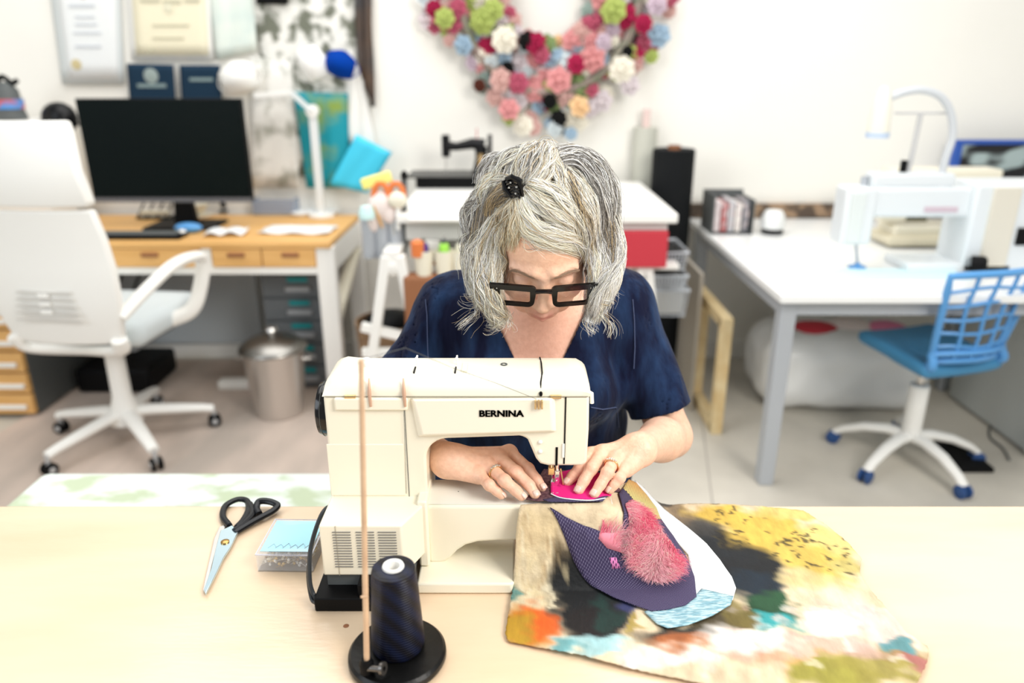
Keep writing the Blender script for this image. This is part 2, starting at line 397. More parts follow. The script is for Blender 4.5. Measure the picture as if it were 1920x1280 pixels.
t_ = pxthing('tape_roll', 'black tape dispenser behind the cream cup', 'tape dispenser', 425, 395, .757)
MB().lathe([(.015, -.012), (.038, -.012), (.038, .012), (.015, .012), (.015, -.012)], (0, 0, .038), (1, 0, .3)).build('roll', M('black'), t_)
MB().box((-.02, -.05, 0), (.02, .06, .012)).build('base', M('black'), t_, bevel=.003)
# desk lamp
dl = thing('desk_lamp', 'slim white jointed desk lamp before the teal print', 'lamp', Vector(Wy(600, 366, 3.50)))
L0 = Vector(Wy(600, 366, 3.50)); L0.z = .757; dl.location = L0; top = Wy(603, 208, L0.y)
MB().lathe([(0, 0), (.06, 0), (.06, .012), (.01, .018), (0, .018)]).build('base', M('white'), dl)
MB().box((-.018, -.012, .01), (.018, .012, top.z-L0.z)).build('post', mat('lamp_grey', (.75, .78, .78), .4), dl, bevel=.003)
MB().cyl((0, -.02, top.z-L0.z), (0, .02, top.z-L0.z), .028).build('joint', M('white'), dl)
e = Wy(545, 172, L0.y-.02)-L0
MB().bar((0, -.016, top.z-L0.z), e, .03, .018).build('arm', M('lamp_grey'), dl)
e2 = e+Vector((-.16, .0, -.015)); MB().bar(e, e2, .04, .02).build('lamp_head', M('white'), dl)
# black kettle-like pot and hat at far left
t_ = thing('coffee_pot', 'black glass pot with red and blue label, far left', 'pot', Wy(22, 224, 3.35))
MB().lathe([(0, 0), (.065, 0), (.065, .01), (.055, .05), (.05, .12), (.035, .14), (.03, .15), (0, .155)]).build('body', M('dark_grey'), t_)
MB().tube(spline([(-.03, 0, .15), (0, 0, .175), (.035, 0, .15), (.06, 0, .16)]), .011, 8).build('handle', M('black'), t_)
MB().lathe([(.0605, .045), (.0605, .085)], n=20).build('red_label', mat('label_rb', (.55, .12, .15), .6, col2=(.08, .3, .7), scale=9, lohi=(.45, .55)), t_)
bx = MB().box((-3.0, 3.3, .757), (-2.05, 3.5, 1.205)).build('shelf_box', M('white')); tag(bx, 'white storage block on the desk behind the office chair', 'box')
t_ = thing('bowler_hat', 'round black hat behind the monitor corner', 'hat', Wy(112, 222, 3.36))
MB().ball((0, 0, .0), (.075, .06, .07)).build('crown', M('black_gloss'), t_)
MB().lathe([(.06, -.02), (.1, -.022), (.1, -.028), (.06, -.026)], n=24).build('brim', M('black'), t_)

# ---------------------------------------------------------------- wall papers
def sheet(name, lab, cat, quad, y, m, thick=.004, parent=None, wav=0, n=8):
    """a hanging sheet: quad = four pixel corners tl,tr,br,bl on the plane y"""
    c = [Wy(px, py, y) for px, py in quad]; org = c[3]
    V = []; F = []
    for j in range(n+1):
        for i in range(n+1):
            a = c[0].lerp(c[1], i/n); b = c[3].lerp(c[2], i/n); p = a.lerp(b, j/n)
            p = p + Vector((0, wav*sin(i*1.7+j*.35), 0)); V.append(p-(org if parent is None else Vector((0, 0, 0))))
    for j in range(n):
        for i in range(n): k = j*(n+1)+i; F.append((k, k+1, k+n+2, k+n+1))
    g = MB().add(V, F)
    if parent is None: o = g.build(name, m); o.location = org
    else: o = g.build(name, m, parent, world=True)
    s_ = o.modifiers.new('s', 'SOLIDIFY'); s_.thickness = thick; s_.offset = 0
    return tag(o, lab, cat) if lab and parent is None else o
def bars(root, pxs, y, m, nm='text_line'):
    for (x0, x1, yy, h) in pxs:
        a, b = Wy(x0, yy, y), Wy(x1, yy+h, y); MB().box((a.x, y-.001, b.z), (b.x, y+.001, a.z)).build(nm, m, root, world=True)
c1 = thing('certificate', 'pale blue-grey framed certificate with gold seal, left wall', 'certificate', Wy(165, 155, 3.60))
sheet('frame', None, None, [(85, -90), (222, -90), (232, 158), (118, 158)], 3.605, mat('pale_frame', (.68, .72, .72), .7), .012, c1)
sheet('sheet', None, None, [(98, -85), (214, -85), (222, 148), (128, 148)], 3.596, M('paper'), .002, c1)
bars(c1, [(128, 178, 8, 5), (140, 178, 30, 3), (140, 182, 44, 3), (137, 190, 60, 3), (140, 190, 85, 4)], 3.592, mat('faint_ink', (.62, .65, .70), .8))
bars(c1, [(150, 160, -12, 8)], 3.592, M('red'), 'emblem')
p = Wy(143, 121, 3.592); MB().lathe([(0, -.001), (.021, -.001), (.023, 0), (.0, .002)], p, (0, -1, 0)).build('gold_seal', M('seal_gold'), c1, world=True)
c2 = thing('certificate', 'cream parchment diploma hanging above the navy folders', 'certificate', Wy(320, 110, 3.60))
sheet('frame', None, None, [(232, -90), (388, -90), (400, 112), (248, 112)], 3.605, M('white'), .010, c2)
sheet('sheet', None, None, [(242, -80), (382, -80), (392, 104), (255, 104)], 3.597, M('parchment'), .002, c2)
bars(c2, [(262, 300, -2, 6), (305, 340, 0, 6), (345, 375, -2, 6), (285, 355, 46, 3), (285, 345, 70, 3), (275, 290, 92, 5)], 3.593, mat('faint_olive', (.55, .52, .38), .8))
p = Wy(315, 15, 3.593); MB().lathe([(0, -.001), (.02, -.001), (.021, 0), (0, .002)], p, (0, -1, 0)).build('emblem', mat('faint_seal', (.75, .72, .55), .8), c2, world=True)
f1 = thing('diploma_folder', 'navy diploma folder with round silver emblem above the monitor', 'folder', Wy(285, 184, 3.58))
sheet('cover', None, None, [(238, 119), (325, 121), (331, 215), (246, 215)], 3.58, M('navy_board'), .01, f1)
p = Wy(283, 142, 3.573); MB().lathe([(0, -.001), (.030, -.001), (.033, 0), (0, .003)], p, (0, -1, 0)).build('emblem', mat('emblem', (.30, .36, .34), .5), f1, world=True)
bars(f1, [(257, 312, 157, 7)], 3.573, mat('emblem_txt', (.22, .30, .30), .6), 'lettering')
f2 = thing('diploma_folder', 'navy folder with one pale title line beside the mask', 'folder', Wy(375, 184, 3.58))
sheet('cover', None, None, [(337, 122), (412, 122), (418, 215), (343, 215)], 3.58, M('navy_board'), .01, f2)
bars(f2, [(355, 400, 146, 6)], 3.573, mat('emblem_txt', (.22, .30, .30), .6), 'lettering')
# collage
mat('map_print', (.62, .72, .68), .8, col2=(.80, .84, .76), scale=9, detail=6, lohi=(.3, .7))
mat('sketch_print', (.82, .81, .76), .85, col2=(.16, .17, .13), scale=13, detail=7, lohi=(.46, .57))
mat('sketch_light', (.84, .83, .79), .85, col2=(.40, .40, .35), scale=10, detail=6, lohi=(.50, .66))
mat('teal_print', (.0, .30, .38), .7, col2=(.25, .36, .06), scale=7, detail=5, lohi=(.48, .66))
mat('dark_scarf', (.05, .05, .055), .9, col2=(.12, .07, .04), scale=5)
sheet('map_print', 'pale green map-like print pinned beside the cream diploma', 'print', [(384, -70), (470, -70), (482, 95), (405, 112)], 3.60, M('map_print'), .003, wav=.004)
sheet('sketch_poster', 'large white botanical sketch sheet in the middle of the wall', 'print', [(462, -80), (668, -80), (672, 330), (520, 330)], 3.602, M('sketch_print'), .004, wav=.003)
sheet('sketch_sheet', 'white sheet with sparse pencil marks below the sketch poster', 'print', [(470, 105), (548, 118), (562, 350), (470, 350)], 3.59, M('sketch_light'), .004, wav=.004)
sheet('cloth_swatch', 'black cloth swatch pinned at the top of the sketches', 'fabric', [(478, -60), (540, -60), (540, 8), (480, 8)], 3.575, M('black'), .006, wav=.003)
sheet('teal_print', 'teal and green abstract print behind the desk lamp', 'print', [(550, 172), (652, 175), (655, 352), (575, 352)], 3.57, M('teal_print'), .004, wav=.004)
sheet('cyan_sheet', 'bright cyan card tilted like a diamond on the wall', 'card', [(668, 252), (735, 286), (688, 362), (618, 345)], 3.5, M('cyan_paper'), .004, wav=.003)
sheet('scarf', 'long dark scarf hanging beside the sketch poster', 'scarf', [(662, -60), (692, -60), (700, 200), (676, 130)], 3.585, M('dark_scarf'), .02, wav=.01)
sheet('white_drape', 'white cloth draped down the wall below the dark scarf', 'fabric', [(655, 90), (676, 130), (716, 330), (640, 250)], 3.592, M('white'), .008, wav=.008)
def mask(lab, px, py, m, s, rz):
    t = thing('face_mask', lab, 'face mask', Wy(px, py, 3.53)); t.rotation_euler = (0, rz, 0)
    g = MB(); n = 10; V = []; F = []
    for j in range(n+1):
        for i in range(n+1):
            u, v = i/n*2-1, j/n*2-1
            w = 1-.18*v*v*0-.12*(abs(v))**2; V.append((s*u*w, -.045*(1-u*u)*(1-v*v)-.01*(1-abs(v)), s*.8*v*(1-.22*u*u)+(.012*(1-abs(u)) if v > 0 else 0)))
    for j in range(n):
        for i in range(n): k = j*(n+1)+i; F.append((k, k+1, k+n+2, k+n+1))
    o = g.add(V, F).build('cloth', m, t); q = o.modifiers.new('s', 'SOLIDIFY'); q.thickness = .004
    for sx in (-1, 1): MB().tube(spline([(sx*s*.9, 0, s*.55), (sx*s*1.25, .02, 0), (sx*s*.9, 0, -s*.55)]), .003, 5).build('ear_loop', m, t)
mask('bright blue cloth face mask pinned beside the dark scarf', 638, 122, M('blue_cloth'), .068, .35)
mask('white cloth face mask hanging over the monitor corner', 448, 148, M('white'), .085, -.3)
mask('white cloth face mask pinned between the sketches', 585, 120, mat('white_b', (.9, .9, .88), .8), .075, 1.2)
# ---------------------------------------------------------------- flower wreath
rnd = random.Random(4)
wr = thing('flower_wreath', 'big wreath of pink, red and green fabric flowers on wall', 'wreath', Wy(1030, 255, 3.60))
wc = Wy(1030, -8, 3.56)
PAL = [((.70, .30, .30), 8), ((.68, .42, .38), 7), ((.38, .02, .07), 5), ((.48, .10, .16), 5), ((.42, .50, .14), 3), ((.22, .30, .12), 4), ((.35, .48, .60), 6), ((.60, .66, .68), 4), ((.85, .80, .68), 6), ((.70, .62, .64), 6), ((.60, .48, .56), 4), ((.01, .01, .01), 2), ((.82, .55, .30), 2), ((.10, .03, .02), 1), ((.30, .38, .34), 4)]
def flower_mesh(i, col):
    g = MB(); n = 6+i % 3; r = 1.0
    for lay in range(3):
        rr = r*(1-.28*lay); off = lay*.4
        for k in range(n-lay):
            a = 2*pi*k/(n-lay)+off; ca, sa = cos(a), sin(a); w = rr*.42
            tip = (ca*rr, -.16-.22*lay, sa*rr); mid = (ca*rr*.6, -.22-.22*lay, sa*rr*.6)
            l_ = (ca*rr*.72-sa*w, -.10-.2*lay, sa*rr*.72+ca*w); r_ = (ca*rr*.72+sa*w, -.10-.2*lay, sa*rr*.72-ca*w); c_ = (0, .02-.1*lay, 0)
            g.add([c_, l_, tip, r_, mid], ((0, 1, 4), (1, 2, 4), (2, 3, 4), (3, 0, 4)))
    g.ball((0, -.6, 0), (.22, .12, .22), 7, 4)
    me_o = g.build('flower', mat('petal_%d' % i, col, .9, spec=.1), wr); return me_o
protos = [flower_mesh(i, c) for i, (c, w) in enumerate(PAL)]
wts = [w for _, w in PAL]; first = set()
def put(i, x, z, r, y):
    o = protos[i]
    if i in first: o = o.copy(); COL.objects.link(o); o.parent = wr
    first.add(i); o.location = Vector((x, y, z))-rootloc(wr); o.scale = (r, r, r); o.rotation_euler = (rnd.uniform(-.3, .3), rnd.uniform(0, 6), rnd.uniform(-.3, .3))
px2m = 1/FPX*3.5
special = [(1047, 150, 26, 0), (1080, 120, 20, 2), (938, 150, 24, 1), (972, 155, 22, 3), (990, 78, 20, 11), (1005, 82, 22, 2), (1015, 102, 18, 3), (945, 75, 26, 8), (1110, 110, 26, 0), (1175, 97, 12, 11), (1030, 190, 16, 11), (1047, 222, 18, 11), (1085, 200, 22, 12), (955, 205, 22, 0), (1165, 130, 26, 8), (1150, 20, 26, 4), (905, 40, 26, 4), (835, 35, 20, 4), (870, 85, 20, 6), (900, 160, 14, 13), (1205, 45, 18, 2), (1180, 160, 20, 9), (1130, 80, 18, 10), (925, 20, 22, 4), (1070, 250, 14, 6), (1040, 240, 18, 7), (860, 15, 18, 3), (1230, 10, 20, 10)]
for (px, py, r, i) in special:
    p = Wy(px, py, 3.52); put(i, p.x, p.z, r*px2m*.95, 3.50)
k = 0; pts_ = []
while len(pts_) < 268 and k < 16000:
    k += 1; a = rnd.uniform(0, 2*pi); rad = rnd.uniform(80, 232); x = 1030+rad*cos(a); y = -8+rad*sin(a)*1.08
    if y > 120 and abs(x-1035) > 40+(262-y)*.85: continue
    if any((x-q[0])**2+(y-q[1])**2 < 12.5**2 for q in pts_): continue
    pts_.append((x, y)); p = Wy(x, y, 3.56); put(rnd.choices(range(len(PAL)), wts)[0], p.x, p.z, rnd.uniform(12, 24)*px2m, 3.55+rnd.uniform(-.02, .02))
ringp = [wc+Vector((155*px2m*cos(t*pi/12), .015, 160*px2m*sin(t*pi/12))) for t in range(24)]
MB().tube(ringp, .075, 8, closed=True, flat=.35).build('ring_backing', mat('moss', (.38, .28, .26), .9, col2=(.2, .22, .15), scale=15), wr, world=True)

# ---------------------------------------------------------------- tall cutting table in the middle
ct = thing('cutting_table', 'tall white cutting table with trestle legs behind the woman', 'table', (.1, 3.05, 0))
CX0, CX1, CY0, CY1, CZ = -.42, .60, 2.66, 3.5, .92
MB().box((CX0, CY0, CZ-.035), (CX1, CY1, CZ)).build('tabletop', M('white'), ct, world=True, bevel=.006)
MB().box((CX0+.03, CY0+.03, CZ-.10), (CX1-.03, CY1-.03, CZ-.036)).build('apron', mat('apron', (.60, .60, .57), .6), ct, world=True)
MB().box((CX0+.05, CY0+.05, .70), (CX1+.03, CY1-.1, .72)).build('shelf', M('white'), ct, world=True, bevel=.004)
for x in (CX0+.10, CX1-.10):
    for y in (CY0+.05, CY1-.15):
        for s in (-1, 1): MB().bar((x, y, .80), (x+s*.12, y, .0), .04, .03).build('leg', M('white'), ct, world=True, bevel=.004)
        MB().bar((x-.075, y-.001, .33), (x+.075, y-.001, .33), .03, .02).build('crossbar', M('white'), ct, world=True)
        MB().box((x-.05, y-.02, .77), (x+.05, y+.03, .82)).build('bracket', M('white'), ct, world=True, bevel=.008)
# front trestle at left with low shelf
ts = thing('trestle', 'white A-shaped trestle left of the woman', 'trestle', Gz(735, 760, 0))
TY = 2.60
A_ = [Wy(735, 478, TY), Wy(668, 765, TY), Wy(812, 745, TY)]
for i, (a, b) in enumerate(((Vector((A_[0].x-.02, TY, A_[0].z)), A_[1]), (Vector((A_[0].x+.03, TY, A_[0].z)), A_[2]))): MB().bar(a, Vector((b.x, TY, .0)), .045, .035).build('leg', M('white'), ts, world=True, bevel=.005)
MB().ball((A_[0].x, TY, A_[0].z-.04), (.038, .025, .04)).build('hinge', M('white'), ts, world=True)
a, b = Wy(678, 612, TY), Wy(800, 640, TY); MB().bar(a, b, .03).build('upper_brace', M('white'), ts, world=True)
a, b = Wy(680, 660, TY), Wy(800, 660, TY); MB().bar(a, b, .03).build('lower_brace', M('white'), ts, world=True)
MB().box((A_[0].x-.03, TY-.02, A_[0].z-.02), (A_[0].x+.03, 3.3, A_[0].z+.02)).build('ridge', M('white'), ts, world=True, bevel=.004)
bk = thing('basket', 'small brown basket behind the white trestle', 'basket', Gz(735, 640, .35)); pz = Wy(735, 640, 3.0); bk.location = (pz.x, 3.0, 0)
MB().lathe([(0, .0), (.12, 0), (.15, pz.z+.1), (.14, pz.z+.1), (.11, .02), (0, .02)]).build('body', mat('wicker', (.35, .22, .12), .8, col2=(.18, .10, .05), scale=60), bk)
MB().ball((0, 0, pz.z+.10), (.11, .1, .04)).build('contents', M('black'), bk)
# rail of hanging cups
rl = thing('hanging_rail', 'white rail with hooks under the cutting table edge', 'rail', Wy(820, 425, 2.63))
a, b = Wy(765, 412, 2.62), Wy(905, 412, 2.62); MB().cyl(a, b, .008).build('rail', M('white'), rl, world=True)
for px in (775, 895): q = Wy(px, 412, 2.62); MB().bar(q, (q.x, 2.70, q.z+.03), .012).build('bracket', M('white'), rl, world=True)
for i, (px, lab, c1_) in enumerate(((797, 'white hanging cup holding purple and orange thread', 'purple'), (835, 'white hanging cup holding lime green thread', 'green'), (866, 'white hanging cup nearest the hair holding pale tools', 'cream'))):
    q = Wy(px, 512, 2.62); t = thing('hanging_cup', lab, 'cup', (q.x, 2.60, q.z), 0)
    MB().lathe([(0, 0), (.028, 0), (.036, .09), (.034, .09), (.026, .004), (0, .004)]).build('cup', M('cream'), t)
    MB().tube([(0, .036, .085), (0, .04, .13), (0, .02, .14)], .003, 6).build('hook', M('steel'), t)
    s1 = thing('thread_spool', ['purple thread spool standing in the first hanging cup', 'lime green thread spool standing in the middle hanging cup', 'cream thread spool standing in the last hanging cup'][i], 'thread', (q.x, 2.60, q.z+.06))
    MB().lathe([(0, 0), (.016, 0), (.019, .01), (.017, .05), (.014, .055), (0, .055)]).build('thread', M(c1_), s1)
    MB().lathe([(0, .05), (.008, .055), (.008, .07), (0, .07)]).build('core', M('dark_grey'), s1)
s1 = thing('thread_spool', 'orange thread spool leaning beside the purple one', 'thread', Wy(783, 470, 2.58)); MB().lathe([(0, -.02), (.022, -.02), (.024, .03), (.01, .04), (0, .04)]).build('thread', M('orange'), s1)
q = Wy(825, 540, 2.8); bb = thing('leather_case', 'brown leather case hanging behind the cups', 'case', (q.x, 2.565, q.z-.15))
MB().box((-.11, 0, .0), (.11, .08, .26)).build('body', M('brown'), bb, bevel=.015); MB().tube(spline([(-.05, .04, .25), (0, .04, .3), (.05, .04, .25)]), .006, 6).build('handle', M('brown'), bb)
# caddy of tools at the table corner
cd = thing('tool_holder', 'grey tube holder clamped at the corner of the cutting table', 'holder', Wy(722, 480, 2.72))
for i, px in enumerate((692, 716, 742)):
    a = Wy(px, 402, 2.72); b = Wy(px+3, 482, 2.72)
    MB().lathe([(0, 0), (.026, 0), (.03, a.z-b.z), (.027, a.z-b.z), (.024, .004), (0, .004)], b).build('tube', M('grey_metal'), cd, world=True)
q = Wy(758, 330, 2.72); b = Wy(758, 482, 2.72); MB().bar(b, q, .02).build('clamp_post', M('dark_grey'), cd, world=True); MB().ball(q, (.014, .014, .02)).build('clamp_knob', M('black'), cd, world=True)
def tool(name, lab, cat, px0, py0, px1, py1, y, r, m, rot=None):
    a, b = Wy(px0, py0, y), Wy(px1, py1, y); t = thing(name, lab, cat, b)
    return t, a-b
t, v = tool('scissors', 'orange-handled scissors standing in the grey tube holder', 'scissors', 728, 350, 738, 415, 2.70, .01, 'orange')
for s in (-1, 1): MB().tube([v+Vector((s*.028+.026*cos(k*pi/5), 0, -.03+.042*sin(k*pi/5))) for k in range(10)], .011, 8, closed=True).build('handle', M('orange'), t)
MB().bar(v*.5, (0, 0, -.05), .02, .006).build('blade', M('steel'), t)
t, v = tool('ruler', 'wooden ruler leaning in the grey tube holder', 'ruler', 702, 385, 718, 425, 2.69, .01, 'oak'); MB().bar(v, (0, 0, 0), .03, .006).build('blade', M('oak'), t); MB().ball(v, (.016, .005, .016)).build('rounded_end', M('oak'), t)
t, v = tool('brush', 'pale brush with a rounded head in the grey tube holder', 'brush', 745, 375, 746, 415, 2.68, .01, 'cream'); MB().ball(v, (.035, .02, .03)).build('bristles', M('cream'), t); MB().cyl(v, (0, 0, -.03), .008).build('handle', M('white'), t)
t = thing('sponge', 'pale yellow sponge block on top of the tool holder', 'sponge', Wy(706, 338, 2.72)); MB().box((-.055, -.02, -.02), (.055, .02, .02), Matrix.Rotation(-.28, 3, 'Y')).build('block', M('yellow'), t, bevel=.006)
MB().cyl((0, 0, -.02), (.03, 0, -.12), .004).build('stick', M('white'), t)
t = thing('fabric_bundle', 'crumpled pinkish white fabric bundle in the tool holder', 'fabric', Wy(715, 385, 2.71)); MB().ball((0, 0, 0), (.05, .035, .055)).ball((-.03, 0, -.05), (.03, .03, .05)).ball((.03, -.01, -.03), (.03, .02, .035)).build('cloth', mat('pinkwhite', (.85, .74, .70), .8, bump=.4, bscale=25), t)
t = thing('spray_cap', 'pale aqua bottle cap at the left of the tool holder', 'cap', Wy(688, 410, 2.66)); MB().lathe([(0, 0), (.028, 0), (.03, .02), (.02, .045), (0, .05)]).build('cap', mat('aqua', (.62, .85, .84), .5), t)
# vintage machine
vm = thing('vintage_sewing_machine', 'small black antique sewing machine on the cutting table', 'sewing machine', Wy(868, 338, 3.38))
vm.location.z = .921
def q_(px, py): return Wy(px, py, 3.38)-Wy(868, 338, 3.38)
VB = q_(868, 338)
MB().box((q_(770, 0).x, -.10, .0), (q_(925, 0).x, .10, .045)).build('base', M('black'), vm, bevel=.006)
MB().box((q_(752, 0).x, -.12, .045), (q_(925, 0).x, .12, .052)).build('bed_plate', M('black_gloss'), vm, bevel=.002)
MB().lathe([(.045, .05), (.035, .08), (.026, .12), (.028, .17), (0, .18)], (q_(898, 0).x, 0, 0)).build('column', M('black_gloss'), vm)
z1 = q_(0, 262).z; MB().tube([(q_(905, 0).x, 0, z1-.005), (q_(880, 0).x, 0, z1+.005), (q_(850, 0).x, 0, z1-.008), (q_(828, 0).x, 0, z1-.005)], [.03, .024, .018, .022], 12).build('arm', M('black_gloss'), vm)
MB().box((q_(820, 0).x, -.018, q_(0, 285).z), (q_(836, 0).x, .018, q_(0, 243).z)).build('head', M('black_gloss'), vm, bevel=.006)
MB().cyl((q_(827, 0).x, 0, q_(0, 285).z), (q_(827, 0).x, 0, .055), .003).build('needle_bar', M('steel'), vm)
MB().cyl((q_(912, 0).x, 0, z1), (q_(920, 0).x, 0, z1), .045).build('handwheel', M('black_gloss'), vm)
MB().cyl((q_(890, 0).x, 0, z1+.02), (q_(890, 0).x, 0, z1+.07), .002).build('spool_pin', M('red'), vm)
MB().box((q_(893, 0).x, -.034, .08), (q_(903, 0).x, -.03, .14)).build('gold_decal', M('gold'), vm)
# red box, roll, wire baskets
q = Gz(1188, 458, .722); rb = tag(MB().box((.0, 0, 0), (.185, .15, .135)).build('red_box', M('red'), None, bevel=.004), 'flat-fronted dark red box on the cutting table shelf', 'box'); rb.location = (.385, 2.66, .721)
q = Gz(1262, 700, 0); ro = thing('fabric_roll', 'tall black fabric roll standing against the back wall', 'fabric roll', (.71, 3.33, 0))
MB().lathe([(0, 0), (.092, 0), (.093, .01), (.092, 1.08), (.088, 1.085), (.03, 1.083), (.03, 1.0), (0, 1.0)]).build('roll', mat('black_felt', (.008, .009, .010), .8, spec=.15, bump=.2, bscale=8), ro)
MB().lathe([(.025, .5), (.028, 1.10), (.022, 1.10), (.02, .5)]).build('core_tube', M('brown'), ro)
r2 = thing('fabric_roll', 'pale grey-green roll leaning behind the black one', 'fabric roll', (.62, 3.56, 0)); MB().lathe([(0, 0), (.055, 0), (.055, 1.16), (.02, 1.16), (0, 1.1)]).build('roll', mat('sage', (.55, .55, .48), .8), r2)
MB().lathe([(.018, 1.1), (.018, 1.24), (0, 1.24)]).build('core_tube', mat('pinkish', (.8, .62, .58), .8), r2)
def basket(lab, px0, px1, py0, py1, y):
    a, b = Wy(px0, py0, y), Wy(px1, py1, y); t = thing('wire_basket', lab, 'basket', ((a.x+b.x)/2, y+.12, b.z), 0, 'wire baskets under the cutting table')
    w = (b.x-a.x)/2; h = a.z-b.z
    def rim(z, k, r): return MB().tube([(-w*k, -.12, z), (w*k, -.12, z), (w*k, .12, z), (-w*k, .12, z)], r, 6, closed=True)
    rim(h, 1, .007).build('rim', M('grey_metal'), t); rim(0, .86, .004).build('lower_rim', M('grey_metal'), t)
    g = MB()
    for i in range(13):
        x = -w+2*w*i/12
        for s in (-1, 1): g.bar((x, s*.12, h), (x*.86, s*.12, 0), .003)
    for i in range(1, 5): g.tube([(-w*(.86+.14*i/5), -.12, h*i/5), (w*(.86+.14*i/5), -.12, h*i/5), (w*(.86+.14*i/5), .12, h*i/5), (-w*(.86+.14*i/5), .12, h*i/5)], .0018, 4, closed=True)
    g.build('mesh', M('grey_metal'), t)['kind'] = 'stuff'
    return t, w, h
for lab, y0, y1, c in (('grey wire basket, topmost of three beside the black roll', 474, 505, 'black'), ('grey wire basket, middle of three beside the black roll', 518, 540, 'dark_grey'), ('grey wire basket, lowest of three beside the black roll', 545, 592, 'mid_grey')):
    t, w, h = basket(lab, 1212, 1288, y0, y1, 2.78)
    f = thing('folded_fabric', {'black': 'black folded fabric filling the topmost wire basket', 'dark_grey': 'charcoal folded fabric in the middle wire basket', 'mid_grey': 'grey folded fabric in the lowest wire basket'}[c], 'fabric', t.location+Vector((0, 0, .004)))
    MB().box((-w*.82, -.11, 0), (w*.82, .11, h*.9)).build('fold', mat('fab_'+c, {'black': (.01, .01, .01), 'dark_grey': (.2, .2, .2), 'mid_grey': (.55, .54, .5)}[c], .9), f, bevel=.008)
# ---------------------------------------------------------------- right table
rt = thing('work_table', 'white-topped table with grey steel legs at the right', 'table', (1.6, 2.9, 0))
RX0, RX1, RY0, RY1, RZ = .86, 2.75, 2.27, 3.60, .73
MB().box((RX0, RY0, RZ-.028), (RX1, RY1, RZ)).build('tabletop', M('white_gloss'), rt, world=True, bevel=.004)
MB().box((RX0+.03, RY0+.06, RZ-.085), (RX1-.03, RY0+.10, RZ-.029)).build('front_rail', M('grey_metal'), rt, world=True)
MB().box((RX0+.03, RY0+.06, RZ-.085), (RX0+.07, RY1-.04, RZ-.029)).build('side_rail', M('grey_metal'), rt, world=True)
for x, y in ((RX0+.055, RY0+.085), (RX0+.055, RY1-.08), (RX1-.08, RY0+.085), (RX1-.08, RY1-.08), (2.02, RY1-.4)):
    MB().box((x-.027, y-.027, .0), (x+.027, y+.027, RZ-.03)).build('leg', M('grey_metal'), rt, world=True, bevel=.004)
sp = struct(MB().box((.72, YW-.03, .735), (2.9, YW-.0005, .80)).build('trim_4', mat('brown_strip', (.36, .24, .15), .8, col2=(.10, .07, .05), scale=14, lohi=(.45, .55))))
# magazine file
mf = thing('magazine_box', 'clear organizer packed with magazines on the right table', 'organizer', Gz(1372, 440, RZ)); 
MB().box((-.085, 0, 0), (.085, .2, .008)).build('base', M('clear'), mf)
MB().box((-.09, 0, 0), (-.084, .2, .17)).build('side', M('dark_grey'), mf); MB().box((.084, 0, 0), (.09, .2, .15)).build('side', M('dark_grey'), mf)
MB().box((-.09, .19, 0), (.09, .2, .17)).build('back', M('dark_grey'), mf)
for i, c in enumerate(((.75, .66, .66), (.45, .12, .12), (.5, .5, .52), (.8, .75, .7), (.2, .2, .22))):
    m_ = tag(MB().box((0, 0, 0), (.026, .15, .135-.012*(i % 2))).build('magazine', mat('mag%d' % i, c, .6, col2=(.6, .5, .5), scale=30, lohi=(.5, .6)), None, bevel=.002), ['pale pink magazine at the left of the organizer', 'dark red magazine second in the organizer', 'grey magazine in the middle of the organizer', 'cream magazine fourth in the organizer', 'charcoal magazine at the right of the organizer'][i], 'magazine', 'magazines in the clear organizer')
    m_.location = mf.location+Vector((-.078+i*.031, .02, .009))
jr = thing('tape_dispenser', 'white rounded dispenser with black base beside magazines', 'dispenser', Gz(1447, 437, RZ))
MB().lathe([(0, 0), (.045, 0), (.048, .008), (.045, .022), (0, .022)]).build('base', M('black'), jr)
MB().lathe([(.046, .022), (.052, .03), (.05, .075), (.035, .10), (0, .105)]).build('body', M('white_gloss'), jr)
# long-arm machine
lm = thing('longarm_machine', 'white long-arm quilting machine on the right table', 'sewing machine', Gz(1760, 505, RZ)); Y2 = 2.62
def bpx(name, x0, y0, x1, y1, ya, yb, m, bev=.012):
    a, b = Wy(x0, y0, ya), Wy(x1, y1, ya); return MB().box((a.x, ya, b.z), (b.x, yb, a.z)).build(name, m, lm, world=True, bevel=bev, seg=3)
mat('la_white', (.76, .80, .82), .3)
bpx('needle_head', 1590, 352, 1632, 460, Y2-.04, Y2+.06, M('la_white'))
bpx('face_panel', 1600, 362, 1612, 455, Y2-.046, Y2-.03, mat('pale_green_grey', (.72, .77, .76), .4), .002)
bpx('arm', 1625, 352, 1860, 408, Y2-.03, Y2+.08, M('la_white'))
bpx('hood', 1640, 325, 1790, 352, Y2-.01, Y2+.07, M('la_white'))
bpx('body_column', 1835, 345, 1990, 520, Y2-.06, Y2+.12, M('la_white'))
bpx('control_panel', 1868, 352, 1885, 500, Y2-.07, Y2-.055, mat('warm_grey', (.72, .68, .58), .5), .003)
bpx('lettering_band', 1735, 388, 1795, 398, Y2-.034, Y2-.028, mat('mauve_ink', (.62, .50, .56), .6), .0)
bpx('motor_socket', 1912, 428, 1940, 460, Y2-.07, Y2-.055, M('black'), .002)
a = Wy(1605, 460, Y2); b = Wy(1606, 508, Y2); MB().cyl((a.x, Y2, a.z), (b.x, Y2, RZ+.012), .006).build('needle_bar', M('grey_metal'), lm, world=True)
MB().lathe([(.0, 0), (.03, 0), (.03, .008), (.012, .012), (.01, .02), (0, .02)], (b.x, Y2, RZ)).build('hopping_foot', M('blue_plastic'), lm, world=True)
for px, py, hgt, m_ in ((1618, 352, .04, 'grey_metal'), (1692, 325, .045, 'black')):
    q = Wy(px, py, Y2+.03); MB().cyl(q, q+Vector((0, 0, hgt)), .012).build('knob', M(m_), lm, world=True)
